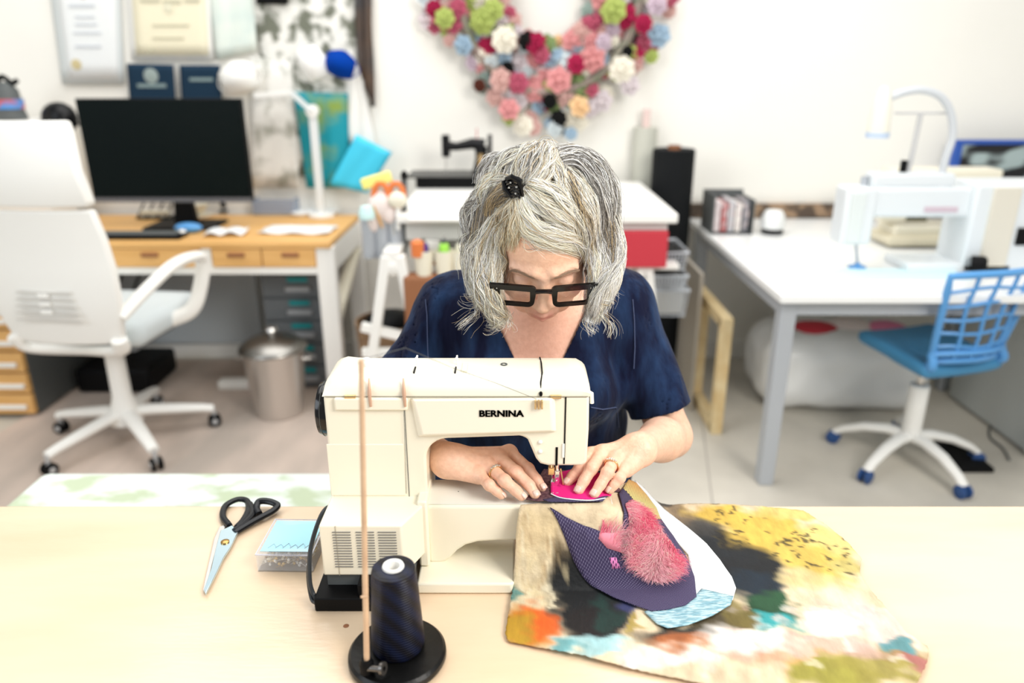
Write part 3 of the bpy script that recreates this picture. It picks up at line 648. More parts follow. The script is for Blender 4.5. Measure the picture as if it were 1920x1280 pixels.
q0, q1 = Wy(1701, 332, Y2+.05), Wy(1727, 212, Y2+.05); MB().cyl(q0, q1, .009).build('thread_mast', mat('mast', (.6, .6, .6), .5), lm, world=True)
MB().cyl(q1+Vector((-.09, 0, 0)), q1+Vector((.09, 0, 0)), .004).build('mast_crossbar', M('mast'), lm, world=True)
q = Wy(1810, 495, Y2-.05); MB().lathe([(0, 0), (.03, 0), (.03, .04), (.02, .05), (0, .05)], (q.x, Y2-.08, RZ+.035), (1, -.6, .1)).build('handwheel', M('black'), lm, world=True)
MB().box((Wy(1835, 0, Y2).x-.1, Y2-.06, RZ), (Wy(1990, 0, Y2).x, Y2+.12, RZ+.03)).build('base', M('la_white'), lm, world=True, bevel=.006)
tl = tag(MB().box((-.26, -.09, 0), (.2, .05, .004)).build('blue_cloth', mat('paleblue', (.62, .84, .88), .8), None, bevel=.001), 'pale blue cloth strip under the quilting machine needle', 'fabric'); tl.location = Gz(1690, 512, RZ)
# gooseneck lamp
gl = thing('gooseneck_lamp', 'white gooseneck lamp arching over the quilting machine', 'lamp', Wy(1760, 352, Y2+.02))
pts = [Wy(px, py, Y2+.02)-gl.location for px, py in ((1760, 352), (1772, 300), (1786, 255), (1782, 210), (1762, 180), (1728, 169), (1695, 173), (1668, 183))]
MB().tube(spline([tuple(p) for p in pts], 5), .013, 10).build('neck', mat('neck_grey', (.62, .65, .68), .4), gl)
MB().lathe([(0, 0), (.035, 0), (.03, .02), (.018, .03)], (0, 0, -.01)).build('base', M('neck_grey'), gl)
c0 = Wy(1655, 190, Y2+.02)-gl.location
MB().lathe([(.014, .02), (.024, .0), (.034, -.06), (.038, -.15), (.034, -.15), (.030, -.06), (.0, .01)], c0+Vector((0, 0, .03))).build('shade', mat('shade', (.86, .84, .74), .5), gl)
MB().lathe([(.0, -.02), (.02, -.03), (.028, -.07), (.02, -.1), (0, -.105)], c0+Vector((0, 0, .03))).build('bulb', M('white_gloss'), gl)
MB().lathe([(.039, -.15), (.039, -.13)], c0+Vector((0, 0, .03))).build('rim', mat('rim_blue', (.55, .66, .82), .5), gl)
# beige machine behind
bm_ = thing('beige_sewing_machine', 'older beige sewing machine behind the quilting machine', 'sewing machine', Gz(1745, 462, RZ)); Y3 = bm_.location.y
Y3 = 2.98; bm_.location = Gz(1745, 448, RZ)
def b3(name, x0, y0, x1, y1, ya, yb, m, bev=.01):
    a, b = Wy(x0, y0, ya), Wy(x1, y1, ya); return MB().box((a.x, ya, b.z), (b.x, yb, a.z)).build(name, m, bm_, world=True, bevel=bev, seg=3)
b3('bed', 1680, 425, 1870, 448, Y3-.02, Y3+.14, M('cream')); b3('base', 1668, 446, 1880, 462, Y3-.05, Y3+.16, mat('beige', (.72, .66, .50), .5))
b3('arm', 1680, 318, 1872, 372, Y3, Y3+.12, M('cream')); b3('column', 1815, 360, 1875, 430, Y3, Y3+.12, M('cream')); b3('head', 1665, 325, 1700, 415, Y3, Y3+.1, M('cream'))
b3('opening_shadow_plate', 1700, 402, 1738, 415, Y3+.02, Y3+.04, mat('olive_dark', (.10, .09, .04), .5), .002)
q = Wy(1822, 345, Y3-.005); MB().cyl(q, q+Vector((0, -.012, 0)), .018).build('dial', M('grey_metal'), bm_, world=True)
# blue framed picture
fp = thing('framed_picture', 'blue-framed picture of grey swirls on black, right edge', 'picture', Wy(1860, 335, 3.50))
a, b = Wy(1792, 262, 3.50), Wy(2040, 345, 3.50)
for p0, p1 in (((a.x, b.z), (a.x+.035, a.z)), ((b.x-.035, b.z), (b.x, a.z)), ((a.x+.035, a.z-.02), (b.x-.035, a.z)), ((a.x+.035, b.z), (b.x-.035, b.z+.02))):
    MB().box((p0[0], 3.49, p0[1]), (p1[0], 3.52, p1[1])).build('frame_side', mat('frame_blue', (.02, .09, .42), .4), fp, world=True, bevel=.003)
MB().box((a.x+.03, 3.505, b.z+.015), (b.x-.03, 3.515, a.z-.015)).build('print', mat('swirl', (.006, .006, .008), .5, col2=(.42, .52, .52), scale=4.5, stretch=(1, 1, 2.2), detail=1.5, lohi=(.47, .53)), fp, world=True)
bx2 = thing('storage_box', 'black storage box with orange label under the picture', 'box', (2.38, 3.42, RZ))
MB().box((2.12, 3.36, RZ), (2.75, 3.47, b.z-.005)).build('body', M('black'), bx2, world=True, bevel=.005)
q0, q1 = Wy(1868, 338, 3.355), Wy(1898, 350, 3.355); MB().box((q0.x, 3.352, q1.z), (q1.x, 3.36, q0.z)).build('label', M('orange'), bx2, world=True)
# leaning wooden frame
wf = thing('stretcher_frame', 'pale wooden stretcher frame leaning under the right table', 'frame', (.83, 3.1, 0))
for a, b in (((.84, 2.75, 0), (.84, 2.75, .50)), ((.84, 3.5, 0), (.84, 3.5, .50)), ((.84, 2.75, .48), (.84, 3.5, .48)), ((.84, 2.75, .02), (.84, 3.5, .02)), ((.84, 3.1, .02), (.84, 3.1, .48))):
    MB().bar(a, b, .045, .045).build('bar', M('wood_frame'), wf, world=True, bevel=.003)
wf2 = thing('canvas_panel', 'taupe canvas panel leaning behind the wooden frame', 'panel', (.78, 3.2, 0))
MB().box((.775, 2.95, 0), (.79, 3.52, .62)).build('board', mat('taupe', (.42, .38, .32), .8), wf2, world=True)
# bag of stuffing
sb = thing('stuffing_bag', 'bulging white plastic bag of fabric under the right table', 'bag', (1.45, 3.1, 0))
def fbag(p):
    q = p.copy(); q[:, 2] += .0
    d = np.maximum(np.abs(p[:, 0])-.25, 0)**2+np.maximum(np.abs(p[:, 1])-.10, 0)**2+np.maximum(np.abs(p[:, 2]-.175)-.055, 0)**2
    return np.sqrt(d)-.115+.008*vnoise(p, 22, 3)+.004*vnoise(p, 60, 4)
v_, f_ = nets(fbag, (-.42, -.28, -.03), (.42, .28, .40), .02)
v_[:, 2] = np.maximum(v_[:, 2], .004); a_ = -.06; v_ = v_@np.array([[cos(a_), sin(a_), 0], [-sin(a_), cos(a_), 0], [0, 0, 1]])
o = np_mesh('bag', v_, f_, mat('bag_white', (.86, .87, .86), .25, bump=.35, bscale=14), sb)
for (dx, dy, rx, m_) in ((-.12, -.02, .12, 'red'), (.05, .02, .12, 'pinkwhite'), (.2, -.02, .1, 'pink_cloth')):
    if m_ == 'pink_cloth': mat('pink_cloth', (.80, .25, .42), .8)
    MB().ball((dx, dy, .325), (rx, .09, .045)).build('fabric_scrap', M(m_), sb)
# blue chair
ch = thing('swivel_chair', 'bright blue plastic swivel chair with lattice back and white base', 'chair', (1.50, 2.50, 0), R(16))
def lat(u, v):   # backrest surface, u -1..1, v 0..1
    w = .135+.045*v**.8
    return Vector((u*w, -.20-.05*v+.05*abs(u)**2.2, .497+.31*v-.012*abs(u)**3))
g = [lat(-1, v/8) for v in range(9)]+[lat(-1+2*u/8, 1) for u in range(1, 8)]+[lat(1, 1-v/8) for v in range(9)]+[lat(1-2*u/8, 0) for u in range(1, 8)]
MB().tube(g, .0125, 8, closed=True).build('back_frame', M('blue_plastic'), ch)
for i in range(1, 5): MB().tube([lat(-1+2*i/5+.03*sin(v), v/8) for v in range(9)], .007, 6).build('lattice_bar', M('blue_plastic'), ch)
for j in range(1, 6): MB().tube([lat(-1+2*u/8, j/6+.02*sin(u+j)) for u in range(9)], .006, 6).build('lattice_bar', M('blue_plastic'), ch)
MB().tube([lat(-1+2*u/8, .10) for u in range(9)], .022, 8, flat=.5).build('lower_band', M('blue_plastic'), ch)
for s in (-1, 1): MB().tube(spline([tuple(lat(s, .1)), (s*.15, -.17, .472), (s*.13, -.10, .452)]), .016, 8).build('back_arm', M('blue_plastic'), ch)
def fseat(p): return np.sqrt(np.maximum(np.abs(p[:, 0])-.15+.03*(p[:, 1]+.1)*0, 0)**2+np.maximum(np.abs(p[:, 1]-.0)-.15, 0)**2+np.maximum(np.abs(p[:, 2]-.455-.25*p[:, 0]**2-.012*np.sin(p[:, 1]*8))-.004, 0)**2)-.045*.45
v_, f_ = nets(fseat, (-.22, -.22, .39), (.22, .22, .50), .012)
np_mesh('seat', v_, f_, mat('blue_seat', (.05, .24, .45), .5), ch)
MB().lathe([(.03, .12), (.034, .125), (.034, .32), (.02, .325), (.02, .325)], n=18).build('pole', M('white'), ch)
MB().lathe([(.013, .32), (.013, .43), (.06, .435), (.06, .445)], n=18).build('gas_lift', M('steel'), ch)
def starbase(root, mtl, mcast, R_, z0, ang, hub=.035, thick=.022, drop=1, mc2=None):
    for k in range(5):
        a = ang+k*2*pi/5; ca, sa = cos(a), sin(a)
        f = (0, .3, .6, .88, 1) 
        zs = (z0, z0+.004, z0-.012, z0-.045, z0-.07) if drop else (z0+.02, z0+.01, z0-.005, z0-.02, z0-.03)
        MB().tube([(ca*R_*q, sa*R_*q, z) for q, z in zip(f, zs)], [thick*1.2, thick*1.1, thick, thick*.85, thick*.8], 10, flat=.75).build('base_leg', mtl, root)
        c = MB()
        x, y = ca*R_, sa*R_; s = Vector((-sa, ca, 0)); r = .026
        for q in (-1, 1): c.lathe([(0, -.006), (r*.8, -.007), (r, -.004), (r, .004), (r*.8, .007), (0, .006)], Vector((x, y, r))+s*q*.014, s, 14)
        cc = c.build('caster', mcast, root); MB().cyl((x, y, r+.004), (x, y, zs[-1]), .008).build('caster_stem', mc2 or mcast, cc)
        for q in (-1, 1): MB().lathe([(0, .0), (r*.45, 0), (r*.4, .003), (0, .003)], Vector((x, y, r))+s*q*.0205, s*q, 10).build('hub_cap', mc2 or mcast, cc)
starbase(ch, M('white'), M('blue_dark'), .265, .115, R(-18))
# cabinet at right edge, pedal and cable
wc2 = thing('side_cabinet', 'white cabinet with grey-green side at the right edge', 'cabinet', (2.3, 2.8, 0))
MB().box((2.0, 2.55, .012), (2.6, 3.1, .66)).build('body', mat('side_grey', (.58, .61, .60), .6), wc2, world=True, bevel=.003)
MB().box((1.985, 2.53, .012), (2.6, 2.548, .67)).build('door', M('white'), wc2, world=True, bevel=.002)
pd = thing('foot_pedal', 'flat black foot pedal on the floor behind the blue chair', 'pedal', Gz(1800, 862, 0))
MB().prism([(-.07, -.1, 0), (.07, -.1, 0), (.07, -.1, .02), (-.07, -.1, .02)], (0, .2, 0)).build('base', M('black'), pd, bevel=.004)
MB().box((-.06, -.09, .02), (.06, .09, .032), Matrix.Rotation(.08, 3, 'X')).build('plate', M('black'), pd, bevel=.003)
cb = tag(MB().tube(spline([tuple(Gz(px, py, .006)) for px, py in ((1900, 755), (1868, 780), (1855, 815), (1880, 840), (1893, 862))]), .004, 6).build('floor_cable', M('dark_grey')), 'thin grey cable curling on the floor by the cabinet', 'cable')
# ---------------------------------------------------------------- white office chair
oc = thing('office_chair', 'white high-backed office chair with armrests facing the desk', 'chair', (-1.535, 2.665, .008), R(-6))
starbase(oc, M('white'), M('black'), .32, .11, R(-42), thick=.026, drop=0, mc2=mat('caster_grey', (.5, .5, .5), .5))
MB().lathe([(.06, .085), (.05, .15), (.036, .20), (.034, .40), (.05, .44), (0, .45)]).build('column', M('white'), oc)
def fst(p): return np.sqrt(np.maximum(np.abs(p[:, 0])-.19, 0)**2+np.maximum(np.abs(p[:, 1]-.06)-.18, 0)**2+np.maximum(np.abs(p[:, 2]-.505)-.008, 0)**2)-.042
v_, f_ = nets(fst, (-.26, -.2, .43), (.26, .32, .58), .014); np_mesh('seat', v_, f_, M('grey_seat'), oc)
MB().box((-.16, -.1, .42), (.16, .18, .455)).build('seat_mechanism', M('mid_grey'), oc, bevel=.01)
# back shell profile: rows of (z, halfwidth, y)
def back_shell(rows, th, name, m, yoff=0, n=12):
    V = []; F = []
    for side in (0, 1):
        for (z, w, y) in rows:
            for i in range(n+1):
                u = i/n*2-1; V.append((u*w, y+yoff-.035*(1-u*u)+side*th, z))
    L = len(rows)
    for side in (0, 1):
        for j in range(L-1):
            for i in range(n):
                k = side*L*(n+1)+j*(n+1)+i; q = (k, k+1, k+n+2, k+n+1); F.append(q if side == 0 else q[::-1])
    B = L*(n+1)
    for j in range(L-1):
        for i in (0, n): k = j*(n+1)+i; F.append((k, k+n+1, B+k+n+1, B+k))
    for i in range(n):
        for j in (0, L-1): k = j*(n+1)+i; F.append((k, k+1, B+k+1, B+k))
    return MB().add(V, F).build(name, m, oc, bevel=.008, smooth=50)
# profile in chair coordinates (origin at floor centre); the shell stands about 0.2 m nearer the camera
back_shell([(.50, .20, -.22), (.56, .215, -.235), (.66, .235, -.25), (.78, .235, -.25), (.88, .225, -.255), (.975, .212, -.27)], .03, 'back_shell', M('white'))
back_shell([(.985, .205, -.275), (1.00, .215, -.282), (1.10, .20, -.29), (1.22, .185, -.275), (1.25, .17, -.265)], .045, 'headrest', M('white'))
for i in range(5): MB().box((-.12+.006*i, -.292, .60+.024*i), (.12-.006*i, -.284, .607+.024*i)).build('vent_slot', mat('slot', (.62, .60, .56), .7), oc)
for i in range(3): MB().box((-.022, -.296, .625+.028*i), (.018, -.286, .64+.028*i)).build('lumbar_tab', M('white'), oc, bevel=.002)
MB().tube(spline([(-.20, -.235, .52), (-.17, -.2, .465), (0, -.14, .44), (.17, -.2, .465), (.20, -.235, .52)]), .028, 10, flat=.7).build('back_bracket', M('white'), oc)
for s in (-1, 1):
    MB().tube(spline([(s*.215, -.225, .60), (s*.275, -.14, .68), (s*.315, -.04, .735), (s*.335, .06, .745), (s*.34, .13, .72), (s*.325, .12, .62), (s*.29, .09, .53), (s*.2, .06, .49)]), .028, 10, flat=.75).build('armrest', M('white'), oc)
# ---------------------------------------------------------------- foreground table and bench
TZ = .70
wt = thing('sewing_table', 'large pale birch work table in the foreground', 'table', (0, .75, 0))
m_birch = mat('birch', (.83, .65, .46), .22, spec=.9, col2=(.73, .53, .34), scale=3.2, stretch=(.6, 2.6, 1), detail=9, lohi=(.38, .80), bump=.03, bscale=60)
MB().box((-1.5, .42, TZ-.035), (1.5, 1.098, TZ)).build('tabletop', m_birch, wt, world=True, bevel=.003)
for x in (-1.42, 1.42):
    for y in (.48, 1.04): MB().box((x-.03, y-.03, 0), (x+.03, y+.03, TZ-.035)).build('leg', M('white'), wt, world=True, bevel=.003)
MB().lathe([(0, 0), (.004, 0), (.0025, .0004), (0, .0004)], Gz(649, 1173, TZ)).build('knot', M('brown'), wt, world=True)
bn = thing('bench', 'long padded bench with white and pale green patterned cover', 'bench', (-.42, 1.44, 0))
mat('bench_cloth', (.76, .82, .77), .85, col2=(.52, .60, .42), scale=9, stretch=(1, 2, 1), detail=3, lohi=(.48, .62), bump=.2, bscale=30)
MB().box((-1.19, 1.22, .38), (.26, 1.65, .455)).build('cushion', M('bench_cloth'), bn, world=True, bevel=.03, seg=4)
MB().box((-1.15, 1.25, .34), (.22, 1.62, .38)).build('frame', M('white'), bn, world=True)
for x in (-1.1, .17):
    for y in (1.29, 1.58): MB().box((x-.025, y-.025, 0), (x+.025, y+.025, .34)).build('leg', M('white'), bn, world=True)

# ---------------------------------------------------------------- the sewing machine
mat('machine', (.92, .86, .70), .33, coat=.2); mat('machine_panel', (.93, .87, .72), .3, coat=.2); mat('machine_bed', (.82, .82, .75), .3)
sm = thing('sewing_machine', 'cream free-arm sewing machine the woman is sewing on', 'sewing machine', (-.07, .95, TZ))
FY, BY = .93, 1.035
# body outline in x,z: column, arm, head; harp opening on the lower side
def rc(cx, cz, r, a0, a1, n=6): return [(cx+r*cos(R(a0+(a1-a0)*i/n)), cz+r*sin(R(a0+(a1-a0)*i/n))) for i in range(n+1)]
XL, XR = -.260, .1065
out = [(XL, .800), (-.122, .800)]
out += [(-.122, .880)]+rc(-.090, .884, .032, 175, 92)+[(.0, .9195)]+rc(.008, .9, .020, 85, 45)[0:]+[(.034, .884)]+[(.040, .876), (.052, .8725)]
out += [(.101, .8725), (XR, .878), (XR+.001, .93), (XR, .981), (XL, .981)]
def pr(poly, y0, y1): return MB().prism([(x, y0, z) for x, z in poly], (0, y1-y0, 0))
pr(out, FY, BY).build('body', M('machine'), sm, world=True, bevel=.004, seg=3)
# hood with a soft top
prof = [(FY-.001, .9815), (FY-.001, .990), (.936, .999), (.950, 1.0045), (1.0, 1.007), (1.022, 1.002), (BY, .9815)]
V = []; F = []; n = 20; xsx = [XL-.001]+[XL+.004, XL+.016]+[XL+.016+(XR-.030-XL)*i/n for i in range(1, n)]+[XR-.012, XR-.003, XR+.001]
for i, x in enumerate(xsx):
    e_ = min(x-xsx[0], xsx[-1]-x); k = 1-.5*max(0, 1-e_/.016)**2
    left = max(0, 1-(x-xsx[0])/.04)   # the left end slopes back
    for (y, z) in prof: V.append((x, y+(.0 if z < .985 else .012*left), .9815+(z-.9815)*k))
m_ = len(prof)
for i in range(len(xsx)-1):
    for j in range(m_-1): a = i*m_+j; F.append((a, a+1, a+m_+1, a+m_))
    F.append((i*m_, (i+1)*m_, (i+1)*m_+m_-1, i*m_+m_-1))
F += [tuple(range(m_)), tuple((len(xsx)-1)*m_+j for j in range(m_))]
MB().add(V, F).build('hood', M('machine'), sm, world=True, smooth=40)
# raised front panel on the arm
def fp_(px, py, y): w = Wy(px, py, y); return (w.x, w.z)
pa = [fp_(776, 750, FY-.008), fp_(1033, 748, FY-.008), fp_(1035, 808, FY-.008), fp_(792, 816, FY-.008)]
pb = [fp_(768, 746, FY), fp_(1042, 744, FY), fp_(1044, 810, FY), fp_(783, 820, FY)]
MB().add([(x, FY-.008, z) for x, z in pa]+[(x, FY+.001, z) for x, z in pb], ((0, 1, 2, 3), (0, 4, 5, 1), (1, 5, 6, 2), (2, 6, 7, 3), (3, 7, 4, 0), (7, 6, 5, 4))).build('front_panel', M('machine_panel'), sm, world=True, bevel=.002)
# ledge under the hood at the column and side panel
a, b = Wy(625, 746, FY-.004), Wy(765, 770, FY-.004)
MB().box((a.x, FY-.005, b.z), (b.x, FY+.002, a.z)).build('ledge', M('machine'), sm, world=True, bevel=.003)
a, b = Wy(612, 832, FY), Wy(762, 928, FY); MB().box((a.x, FY-.0015, b.z), (b.x, FY+.001, a.z)).build('column_panel', M('machine'), sm, world=True, bevel=.001)
a, b = Wy(757, 745, FY), Wy(765, 930, FY); MB().box((a.x, FY-.0008, b.z), (a.x+.0008, FY+.001, a.z)).build('panel_seam', M('dark_grey'), sm, world=True)
MB().box((XL+.002, FY-.0012, .9808), (XR-.002, FY+.003, .9822)).build('hood_seam', mat('seam', (.40, .36, .28), .6), sm, world=True)
for px in (656, 1042):
    a = Wy(px-10, 738, FY-.002); MB().cyl((a.x, FY-.002, .9815), (a.x+.015, FY-.002, .9815), .0028).build('hinge_pin', M('gold'), sm, world=True)
# lettering
tx = bpy.data.curves.new('lettering_text', 'FONT'); tx.body = 'BERNINA'; tx.size = .0135; tx.extrude = .0003; tx.offset = .0003; tx.space_character = 1.02
to = bpy.data.objects.new('lettering_tmp', tx); COL.objects.link(to); bpy.context.view_layer.update()
lm_ = bpy.data.meshes.new_from_object(to.evaluated_get(bpy.context.evaluated_depsgraph_get())); bpy.data.objects.remove(to)
bmx = bmesh.new(); [bmx.from_mesh(lm_) for _ in range(3)]; bmx.verts.ensure_lookup_table(); nv_ = len(lm_.vertices)
for i_, v_ in enumerate(bmx.verts): v_.co.x += (i_//nv_-1)*.00028
bmx.to_mesh(lm_); bmx.free()
lt = link('lettering', lm_, M('black'), sm); a, b = Wy(898, 781, FY-.009), Wy(982, 781, FY-.009)
w0 = max(v.co.x for v in lm_.vertices)-min(v.co.x for v in lm_.vertices)
lt.location = Vector((a.x, FY-.0086, a.z))-rootloc(sm); lt.rotation_euler = (pi/2, 0, 0); lt.scale = ((b.x-a.x)/w0, 1.0, 1)
# needle slot, slider, screws, feet
a, b = Wy(1061, 741, FY), Wy(1055, 868, FY); MB().box((a.x-.001, FY-.0008, b.z-.001), (a.x+.001, FY+.001, a.z)).build('thread_slot', M('black'), sm, world=True)
a = Wy(1056, 845, FY); MB().box((a.x-.0015, FY-.0015, a.z-.010), (a.x+.0018, FY, a.z+.012)).build('slot_light', M('white'), sm, world=True)
for py in (828, 846): a = Wy(1013, py, FY); MB().ball((a.x, FY-.001, a.z), (.0032, .002, .0032)).build('screw_cap', M('white'), sm, world=True)
a, b = Wy(1044, 838, FY), Wy(1044, 872, FY); MB().box((a.x-.0016, FY-.001, b.z), (a.x+.0016, FY+.001, a.z)).build('lever_slot', M('black'), sm, world=True)
# thread path fittings on the hood
a = Wy(1012, 676, 1.02); b = Wy(1014, 733, FY)
MB().tube([(a.x, 1.018, 1.0045), (a.x+.001, .99, 1.0075), (a.x+.001, .955, 1.0058), (b.x, .936, .9995), (b.x, .9285, .986)], .0011, 6).build('tension_slit', M('black'), sm, world=True)
MB().ball((b.x, .9275, .986), (.0025, .0015, .004)).build('slit_end', M('black'), sm, world=True)
a = Wy(1010, 757, FY-.01)
g = MB()
for dx in (-.0045, 0, .0045): g.box((a.x+dx-.0012, FY-.013, a.z-.007), (a.x+dx+.0012, FY-.0085, a.z+.006))
g.build('thread_guide', M('gold'), sm, world=True, bevel=.0006)
for px, py in ((783, 690), (858, 690)):
    q = Wy(px, py, .985); MB().tube([(q.x, .985, 1.004), (q.x-.001, .985, 1.0145), (q.x-.001, .995, 1.016)], .0014, 6).ball((q.x-.001, .985, 1.0155), .0025, 8, 6).build('thread_pin', M('white'), sm, world=True)
    MB().box((q.x-.0025, .955, 1.0045), (q.x-.0005, .975, 1.0075)).build('pin_slot', M('black'), sm, world=True)
q = Wy(870, 690, .975); MB().box((q.x-.002, .958, 1.005), (q.x+.005, .988, 1.0078)).build('scale_label', M('parchment'), sm, world=True)
q = Wy(945, 686, .985); MB().lathe([(.003, 0), (.005, 0), (.005, .0015), (.003, .0015), (.003, 0)], (q.x, .985, 1.006), n=12).build('hood_dial', M('dark_grey'), sm, world=True)
q = Wy(686, 682, .99); MB().lathe([(0, 0), (.006, 0), (.0075, .006), (.005, .011), (0, .012)], (q.x+.002, .985, 1.005)).build('winder_knob', M('white'), sm, world=True)
for px in (690, 755):
    a, b = Wy(px, 713, FY-.004), Wy(px+5, 762, FY-.006); MB().tube([(a.x, FY+.004, a.z), ((a.x+b.x)/2, FY-.005, (a.z+b.z)/2), (b.x, FY-.006, b.z)], [.0012, .0026, .0018], 8).build('spool_holder', mat('rose_metal', (.62, .38, .26), .4, .3), sm, world=True)
# handwheel
MB().lathe([(0, .0), (.030, .0), (.038, .003), (.0405, .010), (.0405, .019), (.038, .022), (0, .022)], (-.2815, .985, .938), (1, 0, 0), 36).build('handwheel', mat('wheel_black', (.004, .003, .003), .15, spec=.4), sm, world=True)
MB().lathe([(.0407, .009), (.0412, .0095), (.0407, .010)], (-.2815, .985, .938), (1, 0, 0), 36).build('wheel_groove', M('dark_grey'), sm, world=True)
# motor housing (low box on the left)
q1, q2 = -.262, -.150
top_ = [(q1, .856), (q2, .856), (-.127, .905), (-.122, BY), (q1, BY)]
MB().prism([(x, y, .742) for x, y in top_], (0, 0, .081)).build('motor_housing', M('machine'), sm, world=True, bevel=.0025, seg=3)
MB().box((q1+.022, .8553, .7425), (q1+.0226, .857, .8225)).build('housing_seam', M('seam'), sm, world=True)
for cx in (-.232, -.200, -.170):
    for i in range(14):
        z = .8125-i*.0043
        MB().box((cx-.0125, .8548, z), (cx+.0125, .8562, z+.0011)).build('vent_slot', mat('slot_dark', (.22, .21, .19), .6), sm, world=True)
MB().box((q1-.010, .832, TZ+.0005), (-.150, .93, TZ+.022)).build('socket_base', M('black'), sm, world=True, bevel=.002)
MB().box((q1+.05, .836, TZ+.022), (-.165, .93, TZ+.042)).build('socket_block', M('black'), sm, world=True, bevel=.002)
MB().box((q1+.003, .862, TZ+.020), (-.14, BY, TZ+.045)).build('under_tray', M('dark_grey'), sm, world=True)
# base plate
MB().prism([(x, y, TZ+.001) for x, y in ((-.135, .868), (.0, .868), (.004, .875), (.004, BY), (-.135, BY))], (0, 0, .0175)).build('base_plate', M('machine'), sm, world=True, bevel=.003)
# free arm: outline in x,z with the curved underside
fa = [(-.124, .716), (-.106, .716), (-.098, .7185), (-.090, .726), (-.080, .738), (-.068, .747), (-.050, .7525), (-.02, .7545), (.10, .756), (.142, .762), (.150, .775), (.150, .806), (.144, .8145), (-.124, .8145)]
pr(fa, .918, .992).build('free_arm', M('machine'), sm, world=True, bevel=.005, seg=3)
MB().box((-.121, .9215, .8146), (.145, .989, .8158)).build('bed_plate', M('machine_bed'), sm, world=True, bevel=.0005)
q = Wy(860, 921, .96); MB().lathe([(0, 0), (.001, 0), (0, .0004)], (q.x, .955, .8158)).build('bed_dot', M('black'), sm, world=True)
# column foot between box and free arm
MB().prism([(-.135, .905, .72), (-.1205, .905, .72), (-.1205, .905, .83), (-.135, .905, .83)], (0, .1, 0)).build('column_foot', M('machine'), sm, world=True, bevel=.003)
# needle bar, presser foot
nx = Wy(1040, 900, .958).x
MB().cyl((nx+.003, .955, .89), (nx+.003, .955, .846), .0028).build('presser_bar', M('chrome'), sm, world=True)
MB().cyl((nx-.004, .958, .89), (nx-.004, .958, .850), .0024).build('needle_bar', M('chrome'), sm, world=True)
MB().box((nx-.010, .950, .846), (nx-.001, .962, .858)).build('needle_clamp', M('gold'), sm, world=True, bevel=.001)
MB().cyl((nx-.004, .957, .848), (nx-.004, .957, .822), .0007).build('needle', M('chrome'), sm, world=True)
MB().box((nx-.0005, .950, .832), (nx+.0065, .956, .853)).build('foot_shank', M('chrome'), sm, world=True, bevel=.001)
MB().cyl((nx+.008, .952, .856), (nx+.012, .948, .832), .0012).build('foot_clamp', M('gold'), sm, world=True)
g = MB()
for s in (-.0055, .0015): g.box((nx+s-.001, .938, .8215), (nx+s+.003, .966, .8235)); g.bar((nx+s+.001, .938, .8225), (nx+s+.001, .932, .8275), .0035, .0015)
g.box((nx-.006, .952, .8225), (nx+.0045, .962, .834)); g.build('presser_foot', M('chrome'), sm, world=True, bevel=.0006)
MB().tube([(XR, .97, .972), (XR+.007, .965, .970), (XR+.008, .965, .955)], .003, 8).build('side_lever', M('white'), sm, world=True)
# power cord
CORD1 = spline([(-.252, .93, .81), (-.264, .905, .818), (-.272, .885, .806), (-.280, .865, .775), (-.281, .852, .735), (-.274, .845, .715), (-.262, .838, .712)]); CORD2 = spline([(-.254, .93, .80), (-.268, .90, .81), (-.278, .875, .785), (-.284, .858, .745), (-.279, .845, .712), (-.268, .835, .711)])
cd_ = MB().tube(CORD1, .0032, 8).tube(CORD2, .0026, 8).build('power_cord', mat('cord', (.03, .035, .04), .3), sm, world=True)

# ---------------------------------------------------------------- thread stand with cone
st = thing('thread_stand', 'black round thread stand base with thin tall wooden rod', 'stand', (-.1455, .748, TZ))
MB().lathe([(0, 0), (.060, 0), (.062, .004), (.0615, .010), (.058, .014), (0, .015)], n=56).build('base_disc', mat('iron', (.004, .004, .004), .35, spec=.25, bump=.1, bscale=50), st)
rb, rtp = Gz(688, 1252, TZ+.02), Wy(677, 674, .722)
MB().cyl(rb, rtp, .0036, .0030, 10).build('rod', mat('rod', (.72, .50, .32), .35, col2=(.58, .38, .24), scale=30), st, world=True)
MB().lathe([(.004, .0), (.008, 0), (.009, .016), (.006, .022), (.004, .022)], (rb.x, rb.y, TZ+.012)).build('rod_socket', M('black'), st, world=True)
MB().cyl((rb.x, rb.y-.004, TZ+.024), (rb.x+.018, rb.y-.008, TZ+.026), .004).lathe([(.003, -.002), (.008, -.002), (.008, .002), (.003, .002)], (rb.x+.021, rb.y-.008, TZ+.027), (1, -.3, .2), 14).build('wing_screw', mat('gunmetal', (.15, .14, .13), .3, .8), st, world=True)
MB().cyl((rb.x+.0, rb.y, TZ+.125), (rb.x+.008, rb.y, TZ+.126), .0015).build('rod_clip', M('rod'), st, world=True)
mt = bpy.data.materials.new('thread_navy'); mt.use_nodes = True; nt = mt.node_tree; bs = nt.nodes['Principled BSDF']; MATS['thread_navy'] = mt
bs.inputs['Base Color'].default_value = (.006, .007, .02, 1); bs.inputs['Roughness'].default_value = .35; bs.inputs['Specular IOR Level'].default_value = .25
tc = nt.nodes.new('ShaderNodeTexCoord'); wv = nd(nt, 'ShaderNodeTexWave', Scale=90.0, Distortion=1.5); wv.bands_direction = 'Z'; wv2 = nd(nt, 'ShaderNodeTexWave', Scale=22.0, Distortion=0.0); wv2.bands_direction = 'DIAGONAL'
nt.links.new(tc.outputs['Object'], wv.inputs[0]); nt.links.new(tc.outputs['Object'], wv2.inputs[0])
rp = nd(nt, 'ShaderNodeMix', data_type='RGBA'); rp.inputs[6].default_value = (.002, .002, .006, 1); rp.inputs[7].default_value = (.003, .007, .030, 1)
